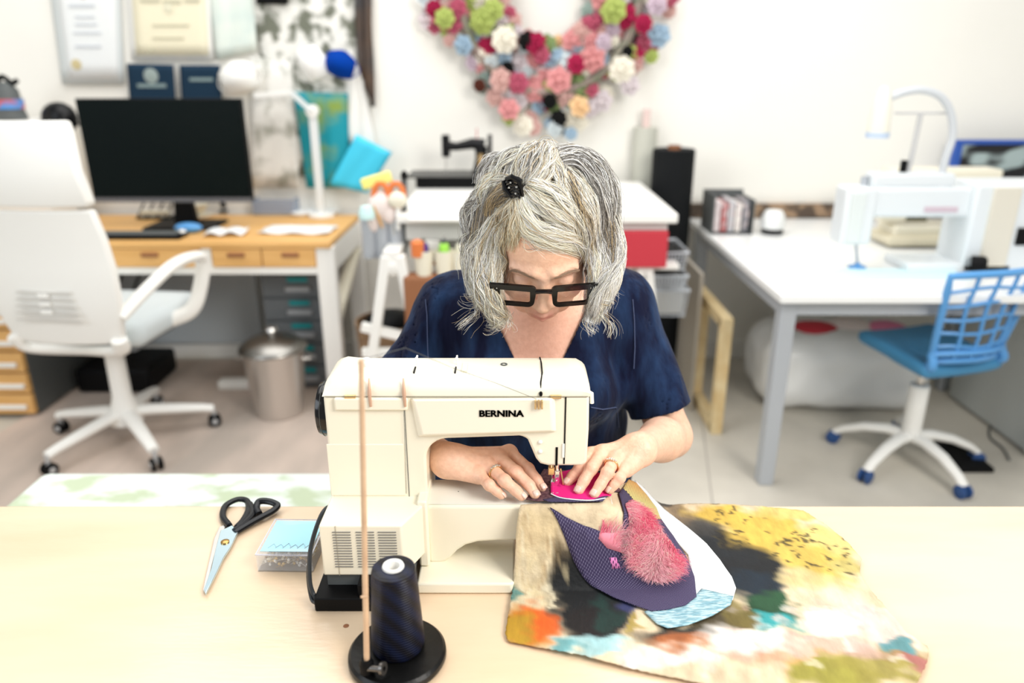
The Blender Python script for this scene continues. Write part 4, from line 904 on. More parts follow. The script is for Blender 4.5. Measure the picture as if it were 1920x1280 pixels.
nt.links.new(wv2.outputs[1], rp.inputs[0]); nt.links.new(rp.outputs[2], bs.inputs['Base Color'])
bp = nd(nt, 'ShaderNodeBump', Strength=.5, Distance=.002); nt.links.new(wv.outputs[1], bp.inputs['Height']); nt.links.new(bp.outputs[0], bs.inputs['Normal'])
tcx = thing('thread_cone', 'large cone of dark navy thread on the round black stand', 'thread cone', (-.1445, .752, TZ+.0155))
MB().lathe([(.020, 0), (.0315, .001), (.0335, .006), (.0335, .012), (.0275, .112), (.0262, .117), (.022, .1185), (.012, .1187), (.012, .05), (.02, 0)], n=48).build('thread', M('thread_navy'), tcx)
MB().lathe([(.0085, .05), (.0085, .121), (.0125, .122), (.0135, .1195), (.0125, .1175), (.011, .05), (.0085, .05)], n=32).build('core', M('white'), tcx)
th_p = [tuple(Wy(675, 610, .735)), tuple(Wy(760, 652, .79)), tuple(Wy(850, 690, .86)), tuple(Wy(930, 718, .90)), tuple(Wy(1006, 748, FY-.012))]
tag(MB().tube([tuple(rtp)]+th_p[1:], .00035, 4).tube([Wy(757, 766, FY-.002), Wy(762, 925, FY-.002)], .0003, 4).build('loose_thread', M('dark_grey')), 'thin dark thread running from the stand rod to the machine', 'thread')

# ---------------------------------------------------------------- scissors
sc = thing('tailor_scissors', 'tailor scissors with black handles and blue-bright steel blades', 'scissors', Gz(422, 1016, TZ))
O = Gz(422, 1016, TZ)
def tp(px, py, z=.0): q = Gz(px, py, TZ+z); return Vector((q.x-O.x, q.y-O.y, z))
mat('blade', (.55, .70, .78), .2, .9); mat('handle_black', (.005, .006, .009), .3, spec=.3)
bl = [tp(*p, .004) for p in ((436, 988), (447, 1000), (432, 1030), (420, 1048), (405, 1080), (386, 1117), (383, 1108), (397, 1068), (403, 1040), (408, 1020), (414, 998))]
MB().prism(bl, (0, 0, .004)).build('upper_blade', M('blade'), sc, bevel=.0007)
bl2 = [tp(*p, .001) for p in ((425, 985), (415, 1010), (402, 1045), (392, 1085), (384, 1114), (381, 1108), (388, 1075), (396, 1040), (402, 1012), (412, 990))]
MB().prism(bl2, (0, 0, .003)).build('lower_blade', M('steel'), sc, bevel=.0005)
MB().lathe([(0, 0), (.0065, 0), (.0065, .0015), (.004, .003), (0, .003)], tp(422, 1016, .008)).build('pivot_screw', mat('brass', (.45, .28, .10), .3, 1), sc)
lp = spline([tuple(tp(*p, .006)) for p in ((430, 985), (418, 968), (423, 948), (445, 936), (463, 939), (466, 955), (456, 975), (442, 990))], 6)
MB().tube(lp, .0055, 10, closed=True, flat=.8).build('handle_loop', M('handle_black'), sc)
MB().tube(spline([tuple(tp(*p, .006)) for p in ((468, 945), (474, 962), (462, 978), (440, 996))], 5), .006, 10).build('upper_shank', M('handle_black'), sc)
lp2 = spline([tuple(tp(px, py, z)) for px, py, z in ((440, 998, .006), (470, 980, .007), (492, 968, .008), (512, 957, .009), (520, 947, .012), (505, 940, .014), (486, 940, .014), (481, 952, .010), (486, 963, .008))], 6)
MB().tube(lp2, .0058, 10, flat=.85).build('handle_loop', M('handle_black'), sc)

# ---------------------------------------------------------------- pin box
pbx = thing('pin_box', 'clear plastic box with pale blue lid card beside the scissors', 'box', Gz(535, 1072, TZ)); PO = pbx.location
ang = -.05; wX, dY, hZ = .083, .092, .028
pbx.location = Vector((Gz(484, 1070, TZ).x+wX/2+.001, Gz(484, 1072, TZ).y+dY/2, TZ)); pbx.rotation_euler.z = -.02
mat('clear_plastic', (.93, .94, .97), .06, alpha=.16)
MB().box((-wX/2, -dY/2, 0), (wX/2, dY/2, .002)).build('base', M('clear_plastic'), pbx)
for a, b in (((-wX/2, -dY/2, .002), (wX/2, -dY/2+.002, hZ)), ((-wX/2, dY/2-.002, .002), (wX/2, dY/2, hZ)), ((-wX/2, -dY/2+.002, .002), (-wX/2+.002, dY/2-.002, hZ)), ((wX/2-.002, -dY/2+.002, .002), (wX/2, dY/2-.002, hZ))):
    MB().box(a, b).build('side', M('clear_plastic'), pbx, bevel=.0005)
ld = MB().box((-wX/2-.001, -dY/2-.001, hZ), (wX/2+.001, dY/2+.001, hZ+.002)).build('lid', M('clear_plastic'), pbx, bevel=.0006)
MB().tube([(-wX/2, -dY/2, hZ+.002), (wX/2, -dY/2, hZ+.002), (wX/2, dY/2, hZ+.002), (-wX/2, dY/2, hZ+.002)], .0011, 6, closed=True).build('lid_rim', mat('rim_clear', (.75, .75, .85), .2), ld)
MB().box((-wX/2+.004, -dY/2+.008, hZ+.0021), (wX/2-.004, dY/2-.004, hZ+.0027)).build('card', mat('card_blue', (.42, .78, .90), .6, col2=(.80, .92, .95), scale=12, stretch=(.3, 1, 1), lohi=(.5, .7)), ld)
rnd = random.Random(7); g = MB()
for i in range(6):
    x = -.028+i*.011; g.tube([(x, -dY/2+.016, hZ+.0030), (x+.006, -dY/2+.024+rnd.uniform(0, .006), hZ+.0030), (x+.012, -dY/2+.018, hZ+.0030)], .0006, 4)
g.build('card_script', mat('script_grey', (.45, .58, .66), .6), ld)
pcols = [('pin_pearl', (.80, .74, .60)), ('pin_gold', (.75, .50, .15)), ('pin_white', (.9, .88, .85)), ('pin_bronze', (.35, .22, .10))]
for ci, (nm, c) in enumerate(pcols):
    g = MB()
    for k in range(60 if ci != 3 else 40):
        x, y, z = rnd.uniform(-wX/2+.006, wX/2-.006), rnd.uniform(-dY/2+.006, dY/2-.008), .005+rnd.random()*.013
        g.ball((x, y, z), .0024, 7, 5)
        dx, dy = rnd.uniform(-.02, .02), rnd.uniform(-.02, .02); x2 = max(-wX/2+.004, min(wX/2-.004, x+dx)); y2 = max(-dY/2+.004, min(dY/2-.004, y+dy)); g.bar((x, y, z), (x2, y2, z), .0005)
    o = g.build('pins', mat(nm, c, .15, coat=.5), None); o.location = pbx.location; o.rotation_euler.z = -.02
    tag(o, ['pearl-headed pins piled in the clear box', 'gold-headed pins piled in the clear box', 'white-headed pins piled in the clear box', 'bronze-headed pins piled in the clear box'][ci], 'pins', kind='stuff')

# ---------------------------------------------------------------- cloths
def sstep(a, b, x): t = np.clip((x-a)/(b-a), 0, 1); return t*t*(3-2*t)
def hz(x, y):
    """height of the draped cloth over table, base plate and free arm"""
    x = np.asarray(x, float); y = np.asarray(y, float)
    xin = 1-sstep(.125, .27, x); yin = sstep(.866, .914, y)
    up = np.minimum(xin, 1)*yin
    w = .0035*np.sin(x*46+y*30)+.0025*np.sin(x*95-y*18+1)
    flat = .0035+.0022*(1+np.sin(x*21+3*np.sin(y*13))*np.cos(y*17+x*9))*(1-up)
    return TZ+flat+up*(.1165-.0)+w*up*(1-yin)*2
def cp_(px, py, off=0):
    d = ray(px, py); t0 = .6
    for t in np.arange(.6, 1.7, .002):
        p = d*t
        if CAM_Z+p[2] < hz(p[0], p[1])+off:
            a, b = t-.002, t
            for _ in range(14):
                m = (a+b)/2; q = d*m
                if CAM_Z+q[2] < hz(q[0], q[1])+off: b = m
                else: a = m
            q = d*b; return (q[0], q[1])
    q = Gz(px, py, TZ); return (q.x, q.y)
def inpoly(P_, poly):
    x, y = P_[:, 0], P_[:, 1]; c = np.zeros(len(P_), bool); n = len(poly)
    for i in range(n):
        (x0, y0), (x1, y1) = poly[i-1], poly[i]
        c ^= ((y0 > y) != (y1 > y)) & (x < (x1-x0)*(y-y0)/(y1-y0+1e-12)+x0)
    return c
def dens(poly, step):
    out = []
    for i in range(len(poly)):
        a = np.array(poly[i]); b = np.array(poly[(i+1) % len(poly)]); k = max(1, int(np.linalg.norm(b-a)/step))
        out += [tuple(a+(b-a)*j/k) for j in range(k)]
    return out
def cloth(name, lab, cat, pix, off, step, m, colf=None, thick=.0012, parent=None, rag=0, world_poly=None, lift=None):
    poly = world_poly or [cp_(px, py, off) for px, py in pix]; poly = dens(poly, step)
    if rag: rs = np.random.RandomState(3); poly = [(x+rs.normal()*rag, y+rs.normal()*rag) for x, y in poly]
    A = np.array(poly); lo, hi = A.min(0), A.max(0)
    gx, gy = np.meshgrid(np.arange(lo[0], hi[0], step), np.arange(lo[1], hi[1], step*.9)); G = np.stack([gx.ravel(), gy.ravel()], 1)
    G = G[inpoly(G, poly)]
    dmin = np.min(np.linalg.norm(G[:, None, :]-A[None], axis=2), axis=1) if len(G)*len(A) < 3e7 else np.ones(len(G)); G = G[dmin > step*.5]
    n = len(A); pts = [Vector(p) for p in np.concatenate([A, G])]
    r = delaunay_2d_cdt(pts, [], [list(range(n))], 1, 1e-7)
    V2 = np.array([(v.x, v.y) for v in r[0]]); F = [f for f in r[2] if len(f) == 3]
    z = hz(V2[:, 0], V2[:, 1])+off
    if lift is not None: z = z+lift(V2)
    V = np.concatenate([V2, z[:, None]], 1); cols = colf(V2) if colf else None
    o = np_mesh(name, V-np.array(rootloc(parent) if parent is not None else (0, 0, 0)), np.array(F), m, parent, cols)
    q = o.modifiers.new('s', 'SOLIDIFY'); q.thickness = thick; q.offset = 1
    if lab: tag(o, lab, cat)
    return o
def blobs(bg, L, warp=.016):
    """print on the cloth: soft patches given by the pixel they sit at -> metres on the cloth"""
    yy_ = lambda P_: np.stack([P_[:, 0], P_[:, 1]+1.25*(hz(P_[:, 0], P_[:, 1])-TZ)], 1)
    C_ = [(yy_(np.array([cp_(px, py)]))[0], rx/FPX*1.3, ry/FPX*2.1, R(a), np.array(c), s) for (px, py, rx, ry, a, c, s) in L]
    def f(P_):
        p3 = np.concatenate([P_, np.zeros((len(P_), 1))], 1)
        W_ = yy_(P_)+np.stack([vnoise(p3, 70, 1)+.6*vnoise(p3, 190, 5), vnoise(p3, 60, 2)+.5*vnoise(p3, 170, 6)], 1)*warp
        col = np.tile(np.array(bg, float), (len(P_), 1)); col *= (1+.08*vnoise(p3, 120, 9))[:, None]
        for c, rx, ry, a, cc, s in C_:
            d = W_-c; u = (d[:, 0]*cos(a)+d[:, 1]*sin(a))/rx; v = (-d[:, 0]*sin(a)+d[:, 1]*cos(a))/ry
            k = (s*np.clip(2.4-2.4*(u*u+v*v)**.5, 0, 1))[:, None]; col = col*(1-k)+cc*k
        return np.clip(col, 0, 1)**1.45
    return f
DK = (.02, .025, .03); YE = (.78, .60, .18); CR = (.82, .71, .54)
LB = [(1010, 1000, 50, 50, 0, (.82, .70, .48), .8), (1000, 1090, 40, 60, 0, (.85, .78, .6), .7), (985, 1175, 45, 32, 0, (.72, .33, .03), .95), (960, 1180, 25, 25, 0, (.60, .42, .06), .9), (1020, 1165, 25, 30, 0, (.85, .22, .04), .9),
      (965, 1110, 22, 16, 0, (.15, .42, .42), .8), (1056, 1050, 18, 40, 0, (.20, .15, .08), .9), (1078, 1060, 16, 40, 0, DK, .9), (1095, 1130, 62, 62, 0, DK, 1), (1120, 1170, 55, 32, 0, (.03, .02, .02), 1), (1075, 1090, 45, 45, 0, DK, 1), (1135, 1150, 26, 30, 0, (.03, .12, .10), .7), (1160, 1110, 30, 40, 0, DK, .9), (1190, 1170, 12, 22, 0, (.5, .4, .1), .8),
      (1110, 1206, 70, 12, 0, (.55, .78, .80), .9), (1055, 1212, 30, 9, 0, (.25, .5, .52), .9), (1180, 1130, 22, 22, -30, (.1, .12, .3), .7),
      (1400, 1060, 70, 60, -25, DK, 1), (1350, 1020, 70, 35, -30, (.03, .04, .05), 1), (1310, 985, 50, 30, -30, (.10, .10, .10), .9), (1270, 965, 40, 22, -20, (.35, .28, .20), .8), (1420, 1100, 45, 30, 0, (.02, .05, .08), 1), (1400, 1020, 60, 20, -30, (.06, .05, .03), .9), (1240, 950, 25, 12, 0, (.12, .12, .12), .9),
      (1380, 970, 100, 25, -8, YE, 1), (1450, 1000, 95, 45, -15, YE, 1), (1520, 1045, 80, 38, -20, (.76, .60, .20), 1), (1560, 1010, 60, 30, -20, (.80, .68, .32), .9), (1480, 960, 90, 18, 0, (.82, .66, .28), .9), (1585, 1060, 40, 20, 0, (.62, .55, .25), .9), (1530, 1090, 70, 20, -10, (.74, .64, .36), .8),
      (1440, 1150, 48, 30, 0, (.02, .12, .05), 1), (1450, 1130, 34, 18, 0, (.05, .16, .08), 1), (1455, 1168, 45, 14, 0, (.10, .50, .52), .9), (1300, 1185, 90, 16, 12, (.06, .06, .05), .95), (1280, 1205, 50, 14, 0, (.60, .25, .10), .8), (1350, 1165, 60, 14, 8, (.15, .12, .06), .9), (1380, 1150, 30, 20, 0, (.30, .25, .08), .8),
      (1580, 1130, 60, 30, -20, (.90, .70, .58), .8), (1640, 1170, 70, 30, -30, (.85, .72, .68), .8), (1450, 1225, 75, 24, 0, (.88, .48, .34), .8), (1525, 1210, 55, 18, 0, (.86, .54, .46), .8), (1380, 1225, 40, 12, 0, (.75, .55, .45), .7), (1560, 1260, 70, 24, 0, (.45, .42, .10), .95), (1640, 1245, 60, 24, 0, (.45, .40, .12), .9), (1690, 1225, 40, 20, 0, (.40, .28, .12), .8), (1705, 1235, 22, 14, 0, (.55, .25, .25), .8), (1680, 1210, 25, 12, -20, (.15, .42, .48), .8), (1610, 1215, 30, 14, 0, (.7, .5, .5), .6),
      (1250, 1235, 90, 16, 0, (.92, .88, .84), .8), (1400, 1200, 80, 18, 0, (.93, .90, .86), .9), (1560, 1170, 50, 22, 0, (.93, .91, .88), .9)]
rs = random.Random(11)
for k in range(60):   # small dark flecks over the yellow
    LB.append((rs.uniform(1330, 1600), 0, 6, 3, rs.uniform(-60, 20), (.12, .10, .05), .85)); q = LB[-1]; LB[-1] = (q[0], 955+(q[0]-1330)*.28+rs.uniform(-15, 60),)+q[2:]
for k in range(40): LB.append((rs.uniform(965, 1060), rs.uniform(960, 1120), 4, 16, rs.uniform(-15, 15), rs.choice([(.74, .62, .42), (.95, .88, .70), (.60, .46, .30), (.88, .78, .55)]), .5))
for k in range(30): LB.append((rs.uniform(1350, 1680), rs.uniform(1120, 1250), 14, 6, rs.uniform(-40, 40), rs.choice([(.95, .9, .88), (.8, .6, .55), (.55, .5, .5), (.85, .75, .6)]), .4))
mat('painted_cloth', (1, 1, 1), .75, attr='Col', col2=(.62, .60, .58), scale=60, stretch=(1, .45, 1), detail=6, lohi=(.35, .85), bump=.25, bscale=90)
PIX = [(975, 947), (985, 945), (1120, 942), (1185, 905), (1205, 925), (1232, 940), (1300, 944), (1370, 946), (1430, 950), (1505, 957), (1550, 985), (1590, 1018), (1615, 1048), (1612, 1078), (1632, 1105), (1665, 1145), (1700, 1185), (1738, 1212), (1742, 1228), (1735, 1250), (1715, 1290), (1500, 1300), (1330, 1284), (1220, 1262), (1140, 1242), (1060, 1222), (1000, 1212), (952, 1202), (948, 1185), (955, 1140), (962, 1100), (964, 1060), (968, 1000)]
PC = cloth('painted_fabric', 'large painterly yellow, black and cream fabric draped on the table', 'fabric', PIX, 0, .004, M('painted_cloth'), blobs(CR, LB), .001, rag=.0006)
# metallic and white layer
mat('silver_white', (.90, .93, .95), .45); mat('aqua_metal', (.22, .42, .50), .45, .3, col2=(.50, .68, .72), scale=160, stretch=(.5, 2, 1), detail=2, lohi=(.4, .6), bump=.4, bscale=200)
qp = thing('quilt_piece', 'dark purple quilt section with pink fur being stitched', 'quilt piece', (.18, .9, TZ))
cloth('white_backing', None, None, [(1190, 900), (1208, 915), (1235, 945), (1262, 968), (1290, 990), (1325, 1020), (1350, 1050), (1372, 1082), (1380, 1103), (1374, 1125), (1310, 1132), (1300, 1110), (1290, 1040), (1240, 975), (1205, 930)], .0025, .006, M('silver_white'), parent=qp)
cloth('aqua_strip', None, None, [(1208, 1147), (1230, 1140), (1303, 1118), (1315, 1104), (1375, 1118), (1370, 1134), (1335, 1155), (1290, 1172), (1252, 1178), (1232, 1170)], .0035, .005, M('aqua_metal'), parent=qp)
# purple body with a woven dash print
def dots(name, base, dot, k, thr, kx=1.0, attr=False):
    m = bpy.data.materials.new(name); m.use_nodes = True; nt = m.node_tree; b = nt.nodes['Principled BSDF']; b.inputs['Roughness'].default_value = .85
    tc = nt.nodes.new('ShaderNodeTexCoord'); mp = nt.nodes.new('ShaderNodeMapping'); mp.inputs['Scale'].default_value = (k*kx, k, 0); mp.inputs['Rotation'].default_value = (0, 0, .25)
    nt.links.new(tc.outputs['Object'], mp.inputs[0]); sp_ = nt.nodes.new('ShaderNodeSeparateXYZ'); nt.links.new(mp.outputs[0], sp_.inputs[0])
    sx = nd(nt, 'ShaderNodeMath', operation='SINE'); sy = nd(nt, 'ShaderNodeMath', operation='SINE'); nt.links.new(sp_.outputs[0], sx.inputs[0]); nt.links.new(sp_.outputs[1], sy.inputs[0])
    mu = nd(nt, 'ShaderNodeMath', operation='MULTIPLY'); nt.links.new(sx.outputs[0], mu.inputs[0]); nt.links.new(sy.outputs[0], mu.inputs[1])
    gt_ = nt.nodes.new('ShaderNodeMapRange'); gt_.inputs[1].default_value = thr; gt_.inputs[2].default_value = thr+.25; nt.links.new(mu.outputs[0], gt_.inputs[0])
    mx = nd(nt, 'ShaderNodeMix', data_type='RGBA'); mx.inputs[6].default_value = (*base, 1); mx.inputs[7].default_value = (*dot, 1); nt.links.new(gt_.outputs[0], mx.inputs[0])
    if attr: a = nd(nt, 'ShaderNodeAttribute', attribute_name='Col'); nt.links.new(a.outputs['Color'], mx.inputs[6])
    nt.links.new(mx.outputs[2], b.inputs['Base Color']); MATS[name] = m; return m
dots('purple_print', (.035, .024, .075), (.17, .15, .25), 2000, .35, 1.0)
dots('halftone', (.8, .6, .2), (.02, .01, .03), 1500, .10, 1.0, attr=True)
dots('pink_dots', (.80, .25, .55), (.05, .01, .06), 1500, .3)
PUR = [(1030, 950), (1060, 968), (1095, 985), (1130, 998), (1160, 1000), (1168, 985), (1170, 960), (1160, 925), (1180, 898), (1205, 925), (1225, 950), (1240, 975), (1262, 1005), (1285, 1040), (1302, 1082), (1306, 1118), (1285, 1135), (1250, 1143), (1222, 1146), (1190, 1135), (1150, 1120), (1120, 1104), (1092, 1080), (1075, 1050), (1060, 1010), (1045, 975)]
cloth('purple_fabric', None, None, PUR, .005, .005, M('purple_print'), parent=qp)
def hcol(P_):
    a = np.array(cp_(1225, 960)); b = np.array(cp_(1185, 905)); t = np.clip(((P_-a)@(b-a))/((b-a)@(b-a)), 0, 1)[:, None]
    return np.array((.80, .72, .28))*(1-t)+np.array((.80, .38, .10))*t
cloth('halftone_patch', None, None, [(1178, 899), (1192, 905), (1212, 928), (1230, 952), (1238, 973), (1218, 970), (1200, 958), (1182, 930), (1168, 915)], .0066, .004, M('halftone'), hcol, parent=qp)
cloth('dotted_patch', None, None, [(1142, 1045), (1155, 1044), (1163, 1064), (1148, 1066)], .0066, .004, M('pink_dots'), parent=qp)
FUR = [(1172, 948), (1180, 942), (1196, 955), (1208, 965), (1222, 985), (1245, 1010), (1262, 1028), (1273, 1055), (1270, 1080), (1250, 1094), (1222, 1090), (1200, 1078), (1182, 1060), (1178, 1042), (1160, 1035), (1138, 1028), (1122, 1010), (1125, 1000), (1150, 1000), (1172, 996), (1180, 985), (1178, 965)]
mat('fur_pink', (1, 1, 1), .75, attr='Col')
fpoly = [cp_(px, py, .007) for px, py in FUR]
fb = cloth('fur_patch', None, None, None, .008, .004, mat('fur_base', (.88, .28, .36), .9), world_poly=fpoly, parent=qp)
rng = np.random.RandomState(5); A = np.array(fpoly); lo, hi = A.min(0), A.max(0)
G = rng.uniform(lo, hi, (26000, 2)); G = G[inpoly(G, dens(fpoly, .01))][:16000]; N = len(G)
p3 = np.concatenate([G, np.zeros((N, 1))], 1)
ang_ = 3.2*vnoise(p3, 42, 3)-1.2+.35*rng.normal(size=N); ln = .0115*(1+.4*rng.normal(size=N)).clip(.3, 1.8); K = 5; tt = np.linspace(0, 1, K)
d2 = np.stack([np.cos(ang_), np.sin(ang_)], 1); root3 = np.concatenate([G, (hz(G[:, 0], G[:, 1])+.008)[:, None]], 1)
paths = root3[:, None]+np.concatenate([d2[:, None]*(tt*ln[:, None])[..., None], ((.8*np.sin(tt*1.9))[None]*ln[:, None]*rng.uniform(.4, 1.2, N)[:, None])[..., None]], 2)
sel = np.clip(.5+.9*vnoise(p3, 48, 8)+.15*rng.normal(size=N), 0, 1)[:, None]
fc = np.array((.92, .16, .28))*sel+np.array((1., .58, .64))*(1-sel); cr_ = (rng.rand(N) < .10)[:, None]; fc = np.where(cr_, np.array((.98, .86, .74)), fc)
paths[..., 2] += np.clip(hz(paths[..., 0], paths[..., 1])-hz(G[:, 0], G[:, 1])[:, None], -.5*ln[:, None], .35*ln[:, None])+.0022
rad = np.full((N, K), .00030)*(1-.7*tt)[None]
fo = strands(paths-np.array(rootloc(fb)), rad, fc, 'fur_pile', M('fur_pink'), fb); fo['kind'] = 'stuff'
# pieces under the needle
mat('magenta', (.78, .01, .22), .8); mat('plum', (.06, .02, .035), .9, col2=(.16, .08, .09), scale=200)
def flatpiece(name, pix, off, m, par=None): return cloth(name, None, None, pix, off, .004, m, parent=par or qp)
flatpiece('plum_layer', [(985, 936), (1000, 920), (1010, 895), (1020, 880), (1100, 885), (1150, 905), (1168, 925), (1120, 934), (1060, 934), (1010, 940)], .0032, M('plum'))
flatpiece('dash_layer', [(1018, 937), (1060, 928), (1110, 932), (1140, 930), (1130, 940), (1080, 941), (1030, 941)], .0044, M('purple_print'))
flatpiece('magenta_layer', [(1033, 926), (1032, 905), (1040, 888), (1075, 880), (1130, 890), (1152, 912), (1145, 930), (1110, 937), (1070, 935), (1045, 931)], .0056, M('magenta'))
e_ = [cp_(*p, .006) for p in ((1033, 926), (1050, 933), (1080, 937), (1110, 938), (1135, 934))]
MB().tube(spline([(x, y, float(hz(x, y))+.0065) for x, y in e_], 4), .0008, 6).build('stitched_edge', M('silver_white'), qp, world=True)
# ---------------------------------------------------------------- the woman
wo = thing('person', 'woman with grey wavy bob, black glasses and navy v-neck shirt sewing', 'person', (.04, 1.38, .455))
BETA = R(36); HC = np.array([.048, 1.140, 1.166]); HX = np.array([1., 0, 0]); HF = np.array([0, -cos(BETA), -sin(BETA)]); HU = np.array([0, -sin(BETA), cos(BETA)])
HM = np.stack([HX, HF, HU])            # world -> head rows
def hl(p): return (p-HC)@HM.T
def hw(q): return np.asarray(q)@HM+HC  # head local (x, forward, up) -> world
def f_head(p):
    q = hl(p).astype(np.float32)
    d = s_ell(q, (0, -.012, .016), (.076, .095, .084))
    d = smin(d, s_ell(q, (0, .022, -.035), (.064, .066, .075)), .02)
    d = smin(d, s_cap(q, (-.022, .050, -.100), (.022, .050, -.100), .024, .024), .030)     # jaw
    d = smin(d, s_sph(q, (0, .070, -.114), .014), .016)                                     # chin
    for s in (-1, 1):
        d = smin(d, s_ell(q, (s*.040, .056, -.052), (.024, .026, .026)), .018)              # cheek
        d = smin(d, s_cap(q, (s*.056, .01, -.07), (s*.030, .05, -.102), .014, .014), .02)   # jaw line
        d = smin(d, s_cap(q, (s*.014, .084, .002), (s*.046, .070, -.002), .007, .006), .012)  # brow
        d = smax(d, -s_ell(q, (s*.031, .098, -.020), (.019, .017, .012)), .008)             # eye socket
        d = smin(d, s_ell(q, (s*.031, .0745, -.021), (.0150, .0135, .0115)), .004)          # lid over the eye
        d = smax(d, -s_cap(q, (s*.018, .0885, -.0285), (s*.044, .083, -.0285), .0012, .0012), .0015)  # lid line
        d = smin(d, s_ell(q, (s*.0125, .0935, -.0585), (.0085, .010, .0075)), .006)         # nostril wing
        d = smin(d, s_ell(q, (s*.078, -.008, -.030), (.007, .018, .030)), .006)             # ear
        d = smax(d, -s_cap(q, (s*.020, .098, -.066), (s*.032, .084, -.088), .0016, .0012), .006)  # smile fold
    d = smin(d, s_cap(q, (0, .086, -.008), (0, .103, -.053), .0075, .0098), .010)           # nose
    d = smin(d, s_sph(q, (0, .1035, -.0545), .0105), .006)
    for s in (-1, 1): d = smax(d, -s_sph(q, (s*.0065, .099, -.0650), .0030), .002)
    d = smin(d, s_ell(q, (0, .082, -.088), (.027, .018, .018)), .010)                       # mouth mound
    for s in (-1, 1):
        d = smin(d, s_cap(q, (s*.002, .1005, -.0825), (s*.021, .0890, -.0860), .0042, .0020), .004)
        d = smin(d, s_cap(q, (0, .0985, -.0920), (s*.017, .0900, -.0890), .0050, .0022), .004)
    d = smax(d, -s_cap(q, (-.022, .0940, -.0872), (.022, .0940, -.0872), .0011, .0011), .002)
    return d
NB = np.array([.046, 1.285, 1.055])
def f_neck(p):
    d = s_cap(p, hw((0, -.03, -.055)), NB, .052, .062)
    d = smin(d, s_cap(p, hw((0, -.005, -.075)), (.046, 1.245, .985), .036, .045), .03)
    return d
SHL, SHR = np.array([-.118, 1.30, .998]), np.array([.208, 1.30, .998])
ELL, ELR = np.array([-.235, 1.20, .80]), np.array([.292, 1.225, .768])
WRL, WRR = np.array(Gz(838, 861, .856)), np.array(Gz(1200, 840, .858))
def f_torso(p):
    d = s_cap(p, (-.09, 1.30, .985), (.178, 1.30, .985), .068, .068)
    d = smin(d, s_ell(p, (.044, 1.285, .90), (.155, .095, .16)), .05)
    d = smin(d, s_ell(p, (.044, 1.31, .75), (.172, .105, .20)), .05)
    d = smin(d, s_ell(p, (.026, 1.38, .58), (.220, .14, .17)), .06)
    for s in (-1, 1): d = smin(d, s_sph(p, (.044+s*.075, 1.215, .865), .062), .04)
    return d
def f_arm(p, sh, el, wr, ku, kf):
    d = s_cap(p, sh, el, .046*ku, .038*ku)
    d = smin(d, s_cap(p, el, el+(wr-el)*.35, .036, .037), .02)
    d = smin(d, s_cap(p, el+(wr-el)*.3, wr, .037, .0235), .015)
    return d
def pz(px, py, z): return np.array(Gz(px, py, z))
HL = dict(wr=WRL, kn=[pz(955, 847, .852), pz(934, 855, .855), pz(913, 870, .851), pz(898, 889, .843)],
    f=[[pz(990, 879, .847), pz(1006, 899, .836), pz(1016, 913, .8285)], [pz(968, 885, .850), pz(992, 909, .838), pz(1003, 926, .829)],
       [pz(946, 901, .848), pz(967, 919, .836), pz(978, 930, .8285)], [pz(917, 909, .842), pz(931, 920, .834), pz(940, 928, .8275)]],
    th=[pz(880, 862, .842), pz(925, 872, .832), pz(962, 884, .828)])
HR = dict(wr=WRR, kn=[pz(1108, 852, .853), pz(1130, 848, .858), pz(1153, 860, .854), pz(1174, 877, .846)],
    f=[[pz(1088, 877, .847), pz(1074, 892, .836), pz(1065, 903, .8295)], [pz(1109, 878, .853), pz(1095, 901, .840), pz(1086, 918, .830)],
       [pz(1139, 886, .852), pz(1126, 908, .839), pz(1115, 925, .830)], [pz(1162, 896, .845), pz(1152, 908, .837), pz(1144, 918, .830)]],
    th=[pz(1168, 852, .844), pz(1138, 864, .836), pz(1110, 876, .831)])
FR = [(.0098, .0088, .0080, .0070), (.0100, .0091, .0083, .0073), (.0096, .0087, .0079, .0070), (.0086, .0077, .0070, .0062)]
def f_hand(p, H):
    wr = H['wr']; d = s_cap(p, wr, wr+(H['kn'][1]-wr)*.2, .0225, .022); mc = np.mean(H['kn'], 0)
    for i, k in enumerate(H['kn']):
        w0 = wr+(k-mc)*.35+(mc-wr)*.1
        d = smin(d, s_cap(p, w0-np.array([0, 0, .004]), k-np.array([0, 0, .003]), .0165, .0122), .010)
        d = smin(d, s_sph(p, k, .0108), .005)
    fing = None
    for i in range(4):
        a, b, c, r = H['kn'][i], H['f'][i][0], H['f'][i][1], FR[i]
        t = H['f'][i][2]; e = s_cap(p, a, b, r[0], r[1]); e = smin(e, s_cap(p, b, c, r[1], r[2]), .004); e = smin(e, s_cap(p, c, t, r[2], r[3]), .003)
        e = smin(e, s_sph(p, b+np.array([0, 0, .0006]), r[1]+.0004), .003)
        for q, rr in ((b, r[1]), (c, r[2])):   # creases over the joints
            ax = (t-a)/np.linalg.norm(t-a)
            for o_ in (-.0022, .0008): e = e+.00035*np.exp(-(((p-q)@ax-o_)/.0007)**2)*(np.linalg.norm(p-q, axis=1) < rr*1.6)
        # finger nail: a shallow step on the top of the tip
        fing = e if fing is None else smin(fing, e, .0012)
    d = smin(d, fing, .007)
    T_ = H['th']; e = smin(s_cap(p, T_[0], T_[1], .0135, .0108), s_cap(p, T_[1], T_[2], .0108, .0085), .005); d = smin(d, e, .012)
    for i in range(4):   # tendons
        k = H['kn'][i]; d = d-.0012*np.exp(-(s_cap(p, k+np.array([0, 0, .011]), wr+(k-wr)*.35+np.array([0, 0, .016]), .0, .0)/.0028)**2)
    return d
def f_body(p):
    d = smin(f_torso(p), f_neck(p), .05)
    d = smin(d, f_arm(p, SHL, ELL, WRL, 1, 1), .03); return smin(d, f_arm(p, SHR, ELR, WRR, 1, 1), .03)
